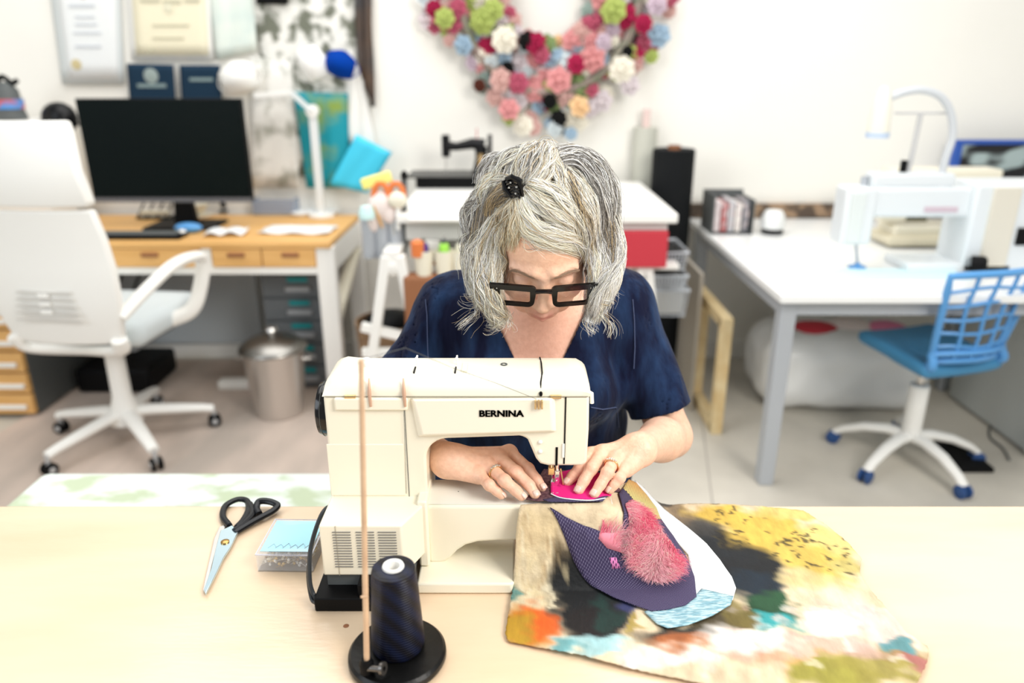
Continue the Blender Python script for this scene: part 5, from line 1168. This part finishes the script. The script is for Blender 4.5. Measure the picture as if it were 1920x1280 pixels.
def f_all_body(p): return smin(f_body(p), f_head(p), .012)
parts = []
parts.append(nets(f_all_body, (-.32, .90, .44), (.40, 1.55, 1.32), .0068))
hc = hw((0, .04, -.03)); hlo, hhi = hc-np.array([.088, .085, .100]), hc+np.array([.088, .085, .100])
def split_fine(bounds_list, verts, faces):
    keep = np.ones(len(verts), bool)
    for lo, hi in bounds_list: keep &= ~np.all((verts > lo+.008) & (verts < hi-.008), axis=1)
    return faces[keep[faces].any(1)]
hb = []
for H in (HL, HR):
    pts = np.array([H['wr']]+H['kn']+[q for f in H['f'] for q in f]+H['th']); hb.append((pts.min(0)-.032, pts.max(0)+.032))
v0, f0 = parts[0]; f0 = split_fine([(hlo, hhi)]+hb, v0, f0)
parts = [(v0, f0), nets(f_all_body, hlo, hhi, .0017)]
for H, (lo, hi), (sh, el) in ((HL, hb[0], (SHL, ELL)), (HR, hb[1], (SHR, ELR))):
    parts.append(nets(lambda p, H=H, sh=sh, el=el: smin(f_hand(p, H), f_arm(p, sh, el, H['wr'], 1, 1), .012), lo, hi, .00125))
V = []; F = []; n = 0
for v, f in parts: V.append(v); F.append(f+n); n += len(v)
V = np.concatenate(V); F = np.concatenate(F)
# own colours of the skin: lips, lids, knuckles, mottling
q = hl(V); sk = np.array((.90, .57, .41)); C_ = np.tile(sk, (len(V), 1))
C_ *= (1+.05*vnoise(V, 60, 2)+.03*vnoise(V, 200, 3))[:, None]
def paint(mask, c): C_[:] = C_*(1-mask[:, None])+np.array(c)*mask[:, None]
lip = np.exp(-((q[:, 2]+.0865-.10*np.abs(q[:, 0])*.2)/.0065)**2)*np.exp(-(q[:, 0]/.020)**4)*(q[:, 1] > .078); paint(.95*lip, (.62, .22, .19))
for s in (-1, 1):
    lid = np.exp(-((q[:, 0]-s*.031)/.017)**4-((q[:, 2]+.016)/.010)**2)*(q[:, 1] > .06); paint(.45*lid, (.62, .36, .27))
    ll = np.exp(-((q[:, 0]-s*.031)/.015)**4-((q[:, 2]+.0285)/.0016)**2)*(q[:, 1] > .06); paint(.85*ll, (.12, .07, .05))
    ck = np.exp(-((q[:, 0]-s*.042)/.02)**2-((q[:, 2]+.055)/.02)**2)*(q[:, 1] > .03); paint(.30*ck, (.85, .42, .34))
chest = np.exp(-((V[:, 0]-.046)/.10)**2)*sstep(1.09, 1.0, V[:, 2])*(V[:, 1] < 1.27)*(V[:, 1] > 1.1); paint(.45*chest, (.80, .42, .35))
for H in (HL, HR):
    k_ = np.zeros(len(V))
    for i in range(4):
        for qq in [H['kn'][i]]+H['f'][i][:2]: k_ = np.maximum(k_, np.exp(-(np.linalg.norm(V-qq-np.array([0, 0, .006]), axis=1)/.008)**2))
    paint(.30*k_, (.78, .36, .26))
mat('skin', (1, 1, 1), .48, attr='Col', col2=(.92, .88, .86), scale=140, detail=5, bump=.12, bscale=260, sss=.08)
off = np.array(rootloc(wo))
body = np_mesh('body', V-off, F, M('skin'), wo, C_)
# nails
for H in (HL, HR):
    for i in range(4):
        c, t = H['f'][i][1], H['f'][i][2]; d = (t-c)/np.linalg.norm(t-c); upv = np.array([0, 0, 1])-d*d[2]; upv /= np.linalg.norm(upv); sd = np.cross(d, upv); r = FR[i][3]
        g = MB(); vs = []; nx_, ny_ = 5, 5
        for a in range(nx_+1):
            for b in range(ny_+1):
                u, v = a/nx_*2-1, b/ny_*2-1; u2 = u*(1-.18*v*v); ca = u2*.85; cc = t+d*(v*.0050+.0012)+sd*sin(ca)*(r+.0004)+upv*(cos(ca)*(r+.0005)-.0006*v*v-.0008*max(v, 0)); vs.append(tuple(cc))
        fs = [(a*(ny_+1)+b, (a+1)*(ny_+1)+b, (a+1)*(ny_+1)+b+1, a*(ny_+1)+b+1) for a in range(nx_) for b in range(ny_)]
        o = g.add(vs, fs).build('fingernail', mat('nail', (.86, .60, .50), .25, coat=.3), wo, world=True, smooth=60); z_ = o.modifiers.new('s', 'SOLIDIFY'); z_.thickness = .0006; z_.offset = 0
# rings
for H, kx, lab in ((HL, .50, 'l'), (HR, .50, 'r')):
    a, b = H['kn'][2], H['f'][2][0]; c = a+(b-a)*kx; d = Vector(b-a).normalized(); x, y, _ = basis(d); r = .0098
    up_ = (Vector((0, 0, 1))-d*d.z).normalized(); sd = d.cross(up_)
    ring = MB().tube([Vector(c)+(sd*cos(t*pi/12)+up_*sin(t*pi/12))*r for t in range(24)], .0014, 8, closed=True, flat=1.2).build('ring', M('gold'), wo, world=True)
    g = MB()
    for k in (-2, -1, 0, 1, 2):
        w = Vector(c)+(sd*sin(k*.30)+up_*cos(k*.30))*(r+.0018); g.ball(tuple(w), .0017, 7, 5)
        if abs(k) < 2: g.ball(tuple(w+d*.0022), .0011, 6, 4).ball(tuple(w-d*.0022), .0011, 6, 4)
    g.build('stones', mat('silver_bright', (.9, .88, .82), .08, 1), ring, world=True)
# eyebrows
rng = np.random.RandomState(2)
for s in (-1, 1):
    N = 260; u = rng.rand(N); x = s*(.013+.036*u); z = -.001+.007*np.sin(u*2.4)-.004*u+rng.normal(size=N)*.0012; y = .0905-.30*(np.abs(x)-.01)**1.6*2.2
    # settle on the skin
    P0 = hw(np.stack([x, y+.02, z], 1))
    for _ in range(30): P0 = P0-HF*0+(-HF)*np.clip(f_head(P0), 0, .01)[:, None]
    dr = hw(np.stack([s*np.ones(N), -.3*np.ones(N), .25-.7*u], 1))-HC; dr /= np.linalg.norm(dr, axis=1)[:, None]
    tt = np.linspace(0, 1, 4); paths = P0[:, None]+dr[:, None]*(tt*.006)[None, :, None]+HF*.0006
    strands(paths-off, np.full((N, 4), .00014), np.tile((.42, .28, .19), (N, 1)), 'eyebrow', mat('brow_hair', (1, 1, 1), .7, attr='Col'), wo)

# shirt ------------------------------------------------------
def fold(p):
    w = np.abs(np.sin(p[:, 0]*34+5*p[:, 2]+1.6*np.sin(p[:, 2]*11)+p[:, 1]*9)); return .0085*(w**1.6-.4)*sstep(1.03, .88, p[:, 2])+.0045*vnoise(p, 24, 6)+.0015*vnoise(p*np.array([1, 1, .4]), 90, 7)
def f_shirt_out(p):
    d = f_torso(p)-.010
    for sh, el in ((SHL, ELL), (SHR, ELR)):
        e_ = el+(sh-el)*.06; d = smin(d, s_cap(p, sh+np.array([0, 0, .0]), e_, .049, .064), .035)
    d = smin(d, s_cap(p, (-.05, 1.30, 1.022), (.14, 1.30, 1.022), .042, .042), .03)
    return d+fold(p)
def f_shirt(p):
    o = f_shirt_out(p); d = np.maximum(o, -(o+.006))
    # V neck: a wedge through the front, open round the neck
    zc, yb = .85, 1.285
    wv_ = .082*np.clip((p[:, 2]-zc)/.17, 0, 1.0)
    vcut = np.maximum(np.abs(p[:, 0]-.046)-wv_, p[:, 1]-yb); ncut = s_cap(p, (.046, 1.15, 1.07), (.046, 1.34, 1.12), .084, .070)
    d = smax(d, -np.minimum(vcut, ncut), .002)
    for el, wr, sh in ((ELL, WRL, SHL), (ELR, WRR, SHR)):   # sleeve hems
        ax = (el-sh)/np.linalg.norm(el-sh); hem = (p-(sh+(el-sh)*.80))@ax
        near = s_cap(p, sh, el+ax*.06, .10, .11)
        d = np.where((near < 0) & (s_cap(p, sh, el+ax*.06, .0, .0)-.045 < f_torso(p)), np.maximum(d, hem), d)
    return np.maximum(d, .50-p[:, 2])
sv, sf = nets(f_shirt, (-.34, 1.09, .48), (.42, 1.50, 1.13), .0036)
mt = mat('navy_cloth', (.0015, .004, .024), .9, spec=.2, col2=(.016, .045, .12), scale=11, stretch=(2.2, 2.2, .55), detail=9, lohi=(.42, .74), bump=.5, bscale=22, sheen=.06)  # lighter upright streaks paint lit and shaded folds into the cloth colour
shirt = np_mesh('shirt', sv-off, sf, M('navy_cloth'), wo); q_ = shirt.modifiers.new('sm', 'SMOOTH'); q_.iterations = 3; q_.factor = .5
def on_shirt(px, py):
    d = ray(px, py); t = 1.0
    for _ in range(80):
        v = f_shirt_out((np.array([[0, 0, CAM_Z]])+d*t).astype(np.float32))[0]; t += max(v, 0)*.7
    return Vector(np.array([0, 0, CAM_Z])+d*t)-Vector((0, .003, 0))
# chest pocket seam and stitches
MB().tube([on_shirt(x, y) for x, y in ((1108, 762), (1130, 766), (1155, 762), (1158, 775), (1160, 800))], .0009, 5).build('pocket_edge', mat('navy_light', (.08, .11, .22), .8), shirt, world=True)
for pts in (((798, 560), (801, 590), (802, 640), (803, 670)), ((1186, 560), (1189, 600), (1190, 650), (1188, 690))): MB().tube([on_shirt(x, y) for x, y in pts], .0007, 5).build('sleeve_seam', M('navy_light'), shirt, world=True)
# trousers, mostly hidden by the table
def f_leg(p):
    d = s_ell(p, (.044, 1.40, .56), (.18, .15, .11))
    for s in (-1, 1):
        d = smin(d, s_cap(p, (.044+s*.09, 1.38, .53), (.044+s*.12, .98, .53), .085, .062), .03); d = smin(d, s_cap(p, (.044+s*.12, .98, .52), (.044+s*.12, 1.03, .09), .06, .042), .02)
    return np.maximum(d, .07-p[:, 2])
lv, lf = nets(f_leg, (-.26, .86, .04), (.36, 1.58, .70), .012); np_mesh('trousers', lv-off, lf, mat('denim', (.02, .03, .06), .9), wo)
for s in (-1, 1): MB().ball((.044+s*.12, .98, .045), (.042, .10, .045), 16, 10).build('shoe', M('black'), wo, world=True)

# glasses ------------------------------------------------------
GB = R(24); gF = np.array([0, -cos(GB), -sin(GB)]); gU = np.array([0, -sin(GB), cos(GB)])
gc = np.array(T(1019, 549, np.dot(hw((0, .106, -.026)), (0, CP, -SP))+CAM_Z*SP))
gl_ = thing('glasses', 'thick black rectangular glasses worn low on the woman nose', 'glasses', gc)
def gp(x, u, f=0): return Vector(np.array([x, 0, 0])+gU*u+gF*(f+.006-.5*x*x*3))
def ringp_(pts, w, th, name, m, par):
    """frame rim: outline pts (x,u) offset inward by w"""
    n = len(pts); c = np.mean(pts, 0); V = []; F = []
    inn = []
    for i in range(n):
        p0, p1, p2 = np.array(pts[i-1]), np.array(pts[i]), np.array(pts[(i+1) % n]); t = (p2-p0)/np.linalg.norm(p2-p0); nn = np.array([-t[1], t[0]]); nn = nn if nn@(c-p1) > 0 else -nn; inn.append(p1+nn*w*(1.5 if p1[1] > c[1] else 1))
    for f_ in (0, th):
        for P_ in (pts, inn): V += [gp(a[0], a[1], f_) for a in P_]
    for i in range(n):
        j = (i+1) % n; F += [(2*n+i, 2*n+j, 3*n+j, 3*n+i), (i, n+i, n+j, j), (i, j, 2*n+j, 2*n+i), (n+i, 3*n+i, 3*n+j, n+j)]
    MB().add(V, F).build(name, m, par, bevel=.0006); return inn
mat('tortoise', (.004, .003, .003), .15, col2=(.04, .015, .008), scale=30, spec=.3, lohi=(.6, .8))
def rrect(x0, x1, y0, y1, r, taper, n=5):
    P_ = []
    for cx, cy, a0 in ((x1-r, y1-r, 0), (x0+r, y1-r, 90), (x0+r, y0+r, 180), (x1-r, y0+r, 270)):
        for i in range(n+1): a = R(a0+90*i/n); P_.append([cx+r*cos(a), cy+r*sin(a)])
    return [(x-(taper*(y1-y)/(y1-y0))*(1 if x > (x0+x1)/2 else -1), y) for x, y in P_]
for s in (-1, 1):
    x0, x1 = (.010, .076) if s == 1 else (-.076, -.010)
    inn = ringp_(rrect(x0, x1, -.020, 0.0195, .009, .005), .0064, .0045, 'rim', M('tortoise'), gl_)
    o = MB().add([gp(a[0], a[1], .002) for a in inn], [tuple(range(len(inn)))]).build('lens', mat('lens', (1, 1, 1), .02, trans=1.0, alpha=.12), gl_)
    # hinge block and temple arm
    MB().prism([gp(s*.070, .0195, .0), gp(s*.081, .0185, .0), gp(s*.081, .007, .0), gp(s*.073, .004, .0)], tuple(gF*.0045)).build('end_piece', M('tortoise'), gl_, bevel=.0008)
    ear = Vector(hw((s*.083, -.012, .004)))-Vector(gc); st_ = gp(s*.079, .014, 0)
    MB().tube([st_, st_.lerp(ear, .35)+Vector((s*.001, 0, .0)), ear], .0024, 8, flat=.6).build('temple_arm', mat('teal_arm', (.02, .36, .42), .25), gl_)
    MB().ball(tuple(gp(s*.070, .0125, .0048)), .0012, 6, 4).build('rivet', M('chrome'), gl_)
MB().tube([gp(-.012, .009, .002), gp(-.005, .0105, .003), gp(.005, .0105, .003), gp(.012, .009, .002)], [.0040, .0034, .0034, .0040], 10).build('bridge', M('tortoise'), gl_)

# hair ------------------------------------------------------
def tpx(px, py, t): return np.array(T(px, py, t))
LB2 = [(985, 345, 1.125, .052), (1050, 335, 1.14, .052), (1095, 355, 1.145, .052), (1110, 400, 1.135, .046), (1122, 445, 1.13, .036), (1132, 480, 1.125, .031), (1130, 520, 1.12, .026), (1120, 556, 1.12, .017), (1108, 580, 1.12, .010),
       (930, 375, 1.14, .044), (912, 420, 1.14, .038), (905, 465, 1.135, .034), (905, 505, 1.13, .030), (912, 545, 1.125, .026), (926, 575, 1.125, .018), (938, 598, 1.125, .010), (1000, 385, 1.10, .05), (1045, 395, 1.10, .048),
       (915, 325, 1.22, .030), (895, 400, 1.22, .028), (1015, 312, 1.17, .027), (1078, 325, 1.17, .030)]
LBW = [(tpx(1015+(a-1015)*.91, b, c+(.016 if (b > 440 or a > 1120) else 0)), r*.95) for a, b, c, r in LB2]
def f_hair(p):
    q = hl(p).astype(np.float32); d = s_ell(q, (0, -.024, .022), (.082, .098, .080))
    for c, r in LBW: d = smin(d, s_sph(p, c, r), .022)
    # face opening
    q2 = s_ell(q, (.004, .125, -.062), (.070, .12, .092)); d = smax(d, -q2, .010)
    d = smax(d, -s_ell(q, (0, .10, -.13), (.075, .16, .05)), .01)
    return d
hv, hf = nets(lambda p: f_hair(p)+.004+.0022*vnoise(p, 110, 3), HC-.15, HC+.15, .004)
q = hl(hv); hcol = np.tile((.14, .11, .08), (len(hv), 1))*(1+.35*vnoise(hv*np.array([1, 1, .3]), 160, 4))[:, None]
mat('hair_base', (1, 1, 1), .6, attr='Col', bump=.4, bscale=120)
hair = np_mesh('hair', hv-off, hf, M('hair_base'), wo, np.clip(hcol, 0.02, 1))
def project(px, py, lift):
    """place hair points on the hair volume seen at the given pixels"""
    u, v = (px-960)/FPX, (640-py)/FPX; D = np.stack([u, CP+v*SP, -SP+v*CP], -1); o = np.array([0, 0, CAM_Z])
    sh = D.shape[:-1]; D = D.reshape(-1, 3); t = np.full(len(D), .95); best = np.full(len(D), 9.); bt = t.copy()
    for _ in range(26):
        p = o+D*t[:, None]; d = f_hair(p); up = d < best; best = np.where(up, d, best); bt = np.where(up, t, bt); t = t+np.clip(d, -.01, .05)*.9
        t = np.minimum(t, 1.3)
    p = o+D*bt[:, None]; miss = best > .004
    e = .002; g = np.stack([f_hair(p+np.eye(3)[i]*e)-f_hair(p-np.eye(3)[i]*e) for i in range(3)], 1); g /= np.linalg.norm(g, axis=1)[:, None]+1e-9
    p = p+g*np.where(miss, 0, lift.reshape(-1)-best)[:, None]
    P_ = p.reshape(*sh, 3)
    for _ in range(2): P_[:, 1:-1] = .5*P_[:, 1:-1]+.25*(P_[:, 2:]+P_[:, :-2])
    return P_
rng = np.random.RandomState(12); ALLP = []; ALLR = []; ALLC = []
LT = np.array((1., .93, .76)); WH = np.array((1., 1., .98)); GD = np.array((.60, .45, .25)); GR = np.array((.40, .37, .33)); DG = np.array((.12, .105, .09))
def lock(path, n, w, tint, amp=3.0, w1=None, lift0=.001, K=20, fly=.03, wave=1):
    """path: pixel polyline of the lock; n hairs; w half-width in px at root, w1 at tip"""
    P_ = np.array(spline([(1015+(x-1015)*.965, y, 0) for x, y in path], 8))[:, :2]; L_ = np.r_[0, np.cumsum(np.linalg.norm(np.diff(P_, axis=0), axis=1))]; tt = np.linspace(0, L_[-1], K)
    G_ = np.stack([np.interp(tt, L_, P_[:, 0]), np.interp(tt, L_, P_[:, 1])], 1); tg = np.gradient(G_, axis=0); tg /= np.linalg.norm(tg, axis=1)[:, None]; nm = np.stack([-tg[:, 1], tg[:, 0]], 1)
    s = np.linspace(0, 1, K); w1 = w if w1 is None else w1; W_ = w+(w1-w)*s
    o_ = rng.uniform(-1, 1, n); cl = np.round(o_*4)/4; o2 = o_[:, None]+(cl-o_)[:, None]*(.70*s)[None]
    wvA = np.sin(2*pi*(L_[-1]/rng.uniform(48, 80))*s[None]+(cl*7.3)[:, None]+rng.uniform(0, 6))*(3.6*np.sin(s*pi*.9+.2))[None]*wave
    offp = o2*W_[None]+wvA+amp*(rng.normal(size=(n, 1))*np.sin(s*pi*rng.uniform(.8, 2.2, (n, 1))+rng.uniform(0, 6, (n, 1))))
    st = rng.uniform(-.06, .10, (n, 1)); en = rng.uniform(.82, 1.03, (n, 1)); 
    ss = np.clip(st+(en-st)*s[None], 0, 1); gx = np.interp(ss.ravel(), s, G_[:, 0]).reshape(n, K); gy = np.interp(ss.ravel(), s, G_[:, 1]).reshape(n, K); nx2 = np.interp(ss.ravel(), s, nm[:, 0]).reshape(n, K); ny2 = np.interp(ss.ravel(), s, nm[:, 1]).reshape(n, K)
    fl = (rng.rand(n, 1) < fly)*rng.uniform(6, 22, (n, 1))*np.sin(s[None]*pi*.5)**2*np.sign(rng.normal(size=(n, 1)))
    X = gx+nx2*(offp+fl); Y = gy+ny2*(offp+fl)
    dome = .007*(1-o_**2)[:, None]*np.sin(s*pi*.92+.12)[None]
    lf = lift0+dome+.0035*np.sin(cl*37.7+rng.uniform(0, 6))[:, None]+rng.uniform(0, .004, (n, 1))*np.ones((1, K))
    ALLP.append(project(X, Y, lf)); r = rng.uniform(.00020, .00040, (n, 1))*(1-.55*s[None]**2); ALLR.append(r)
    m = rng.choice(len(tint), n, p=np.array([q[1] for q in tint])/sum(q[1] for q in tint)); c = np.array([q[0] for q in tint])[m]*rng.uniform(.85, 1.15, (n, 1)); ALLC.append(np.clip(c, 0, 1))
BL = [(LT, 7), (WH, 5), (GD, 2.2), (GR, 1), (DG, .5)]; MX = [(LT, 4), (WH, 4), (GR, 2.4), (DG, 2), (GD, 1.6)]; DKR = [(GR, 4), (DG, 3), (WH, 2.5), (LT, 1.0)]; INN = [(DG, 4), (GR, 3), (GD, 2)]
# under layers
for p_, n_, w_, c_ in ((((935, 330), (905, 385), (893, 450), (895, 520), (915, 570), (940, 600)), 420, 20, INN), (((1100, 330), (1135, 400), (1148, 460), (1140, 520), (1120, 570), (1110, 600)), 420, 18, INN), (((960, 340), (930, 400), (915, 460), (910, 520), (925, 575)), 300, 18, MX)):
    lock(p_, n_, w_, c_, lift0=-.002)
# crown, from the top down to the clip and back
for p_, n_, w_, c_ in ((((1012, 278), (990, 290), (975, 312), (968, 345)), 330, 16, MX), (((1022, 276), (1010, 300), (1000, 330), (985, 350)), 330, 16, MX), (((1040, 284), (1030, 310), (1015, 335), (990, 352)), 330, 15, BL),
        (((1045, 300), (1052, 330), (1062, 355), (1075, 385)), 260, 14, MX), (((985, 290), (955, 305), (935, 330), (920, 360)), 300, 16, MX),
        # big right-hand crest
        (((1050, 298), (1085, 292), (1118, 315), (1138, 350), (1146, 390), (1140, 430)), 480, 17, DKR), (((1050, 305), (1080, 305), (1108, 335), (1128, 375), (1138, 420), (1130, 455)), 480, 16, DKR),
        (((1048, 312), (1072, 325), (1095, 360), (1112, 400), (1120, 445), (1135, 480)), 440, 15, MX), (((1048, 325), (1062, 345), (1080, 380), (1098, 415), (1108, 455), (1118, 490)), 420, 14, MX),
        (((1050, 345), (1062, 375), (1080, 405), (1092, 440), (1098, 470)), 300, 12, MX),
        # lower right curl falling to the tips
        (((1146, 400), (1158, 440), (1160, 475), (1150, 505), (1128, 530), (1118, 560), (1112, 590)), 460, 14, [(WH, 4), (LT, 2), (GR, 2), (DG, .7)]), (((1128, 440), (1140, 475), (1142, 510), (1130, 545), (1118, 580), (1110, 605)), 420, 13, [(WH, 4), (LT, 2), (GR, 1.5)]),
        (((1105, 450), (1118, 480), (1122, 515), (1116, 550), (1108, 580)), 330, 10, BL), (((1140, 470), (1158, 500), (1150, 530), (1138, 560), (1128, 585)), 200, 9, [(WH, 4), (LT, 2)]),
        # bangs swept from the clip across the forehead to the right
        (((972, 372), (985, 405), (1010, 428), (1045, 440), (1080, 448), (1108, 470)), 560, 14, [(LT, 6), (WH, 4), (GD, 1)]), (((972, 378), (978, 410), (995, 435), (1025, 450), (1060, 458), (1090, 470)), 480, 11, [(LT, 6), (WH, 3), (GD, 1.5)]),
        (((985, 352), (1010, 380), (1040, 400), (1075, 420), (1100, 450)), 480, 16, BL), (((990, 345), (1025, 360), (1058, 385), (1085, 415), (1105, 440)), 380, 13, BL),
        (((970, 375), (968, 410), (966, 440), (958, 468)), 300, 9, [(LT, 4), (GD, 3)]),
        # pulled back from the left into the clip
        (((900, 395), (905, 365), (925, 340), (950, 335), (968, 348)), 340, 11, BL), (((915, 415), (925, 385), (940, 362), (958, 352), (970, 356)), 260, 10, INN), (((920, 430), (938, 420), (955, 395), (970, 372)), 220, 9, [(GD, 3), (LT, 3), (GR, 2)]),
        # left side fall
        (((968, 380), (945, 400), (918, 425), (900, 460), (893, 500), (900, 540), (915, 575)), 520, 16, BL), (((965, 388), (948, 420), (930, 455), (920, 495), (918, 540), (930, 580), (942, 605)), 520, 14, [(LT, 4), (WH, 3), (GR, 1.5), (GD, 1.5)]),
        (((958, 395), (948, 430), (940, 465), (930, 500), (922, 530)), 300, 9, [(LT, 4), (GD, 2), (GR, 2)]), (((935, 410), (905, 435), (885, 465), (880, 505), (885, 540), (900, 570)), 380, 11, [(WH, 3), (LT, 3), (GR, 3), (DG, 1)]),
        (((905, 520), (915, 555), (930, 590), (945, 608)), 300, 11, [(LT, 3), (GR, 3), (GD, 1)]), (((895, 480), (900, 530), (915, 570), (938, 600)), 260, 10, MX),
        # tufts at the back left
        (((925, 345), (895, 375), (880, 405), (878, 440), (885, 465)), 300, 12, DKR), (((960, 305), (930, 300), (910, 320), (900, 350)), 260, 12, DKR), (((905, 375), (882, 390), (872, 415), (878, 440)), 220, 9, DKR)):
    lock(p_, n_, w_, c_)
# dark overlay locks, loose ends and fly-aways
lock(((918, 408), (927, 385), (942, 366), (958, 356), (970, 357)), 420, 11, [(GD, 3), (DG, 3), (GR, 1)], lift0=.005)  # raised dark lock; its colour paints the shaded hollow left of the clip
lock(((1062, 330), (1075, 372), (1092, 412), (1104, 448)), 160, 4, [(DG, 3), (GD, 2)], lift0=.004)
for p_ in (((900, 560), (890, 590), (868, 605), (852, 618)), ((905, 540), (880, 560), (865, 548)), ((1118, 560), (1135, 590), (1150, 612), (1146, 635)), ((1125, 570), (1150, 560), (1160, 568)), ((915, 580), (925, 600), (915, 615)), ((1105, 590), (1110, 615), (1118, 628)), ((895, 430), (872, 450), (868, 480), (875, 520)), ((1150, 420), (1162, 450), (1160, 490)), ((1010, 280), (1025, 270), (1045, 282)), ((940, 600), (925, 612), (905, 608)), ((948, 590), (955, 605), (950, 618)), ((985, 440), (1010, 456), (1040, 462)), ((1060, 440), (1085, 462), (1100, 480), (1098, 505))):
    lock(p_, 26, 9, MX, amp=5, fly=.4)
HP = np.concatenate(ALLP); HRa = np.concatenate(ALLR); HCo = np.concatenate(ALLC)
mat('hair_strand', (1, 1, 1), .38, attr='Col', spec=.6)
so = strands(HP-off, HRa, HCo, 'hair_strands', M('hair_strand'), hair); so['kind'] = 'stuff'
# claw clip
cl = np.array(project(np.array([[968., 970., 972.]]), np.array([[352., 356., 360.]]), np.full((1, 3), .012))[0][1])
clip = MB()
for i in range(6):
    a = -.012+.0048*i
    clip.tube([cl+np.array([-.013, -.002, a*.8-.004]), cl+np.array([-.008+.002*sin(i), -.012, a]), cl+np.array([.0, -.016, a+.003]), cl+np.array([.007, -.012, a+.001]), cl+np.array([.012, -.003, a*.8-.010+.002*i])], [.0012, .0022, .0026, .0022, .0011], 6)
clip.tube([cl+np.array([-.010, -.010, .012]), cl+np.array([-.003, -.018, .016]), cl+np.array([.008, -.014, .010]), cl+np.array([.014, -.006, -.016])], [.003, .0042, .004, .002], 8)
clip.tube([cl+np.array([-.014, -.006, .008]), cl+np.array([-.012, -.012, -.002]), cl+np.array([-.002, -.015, -.014])], [.003, .004, .002], 8)
o = clip.build('hair_clip', mat('clip_black', (.003, .003, .004), .25, spec=.3), wo, world=True); o['label'] = 'black plastic claw clip in the hair'
g = MB()
for dx, dz in ((-.004, .008), (.004, .002), (.003, -.007), (-.006, .001)): g.ball(tuple(cl+np.array([dx, -.019, dz])), (.0012, .0008, .0016), 6, 4)
g.build('rhinestones', M('chrome'), o, world=True)
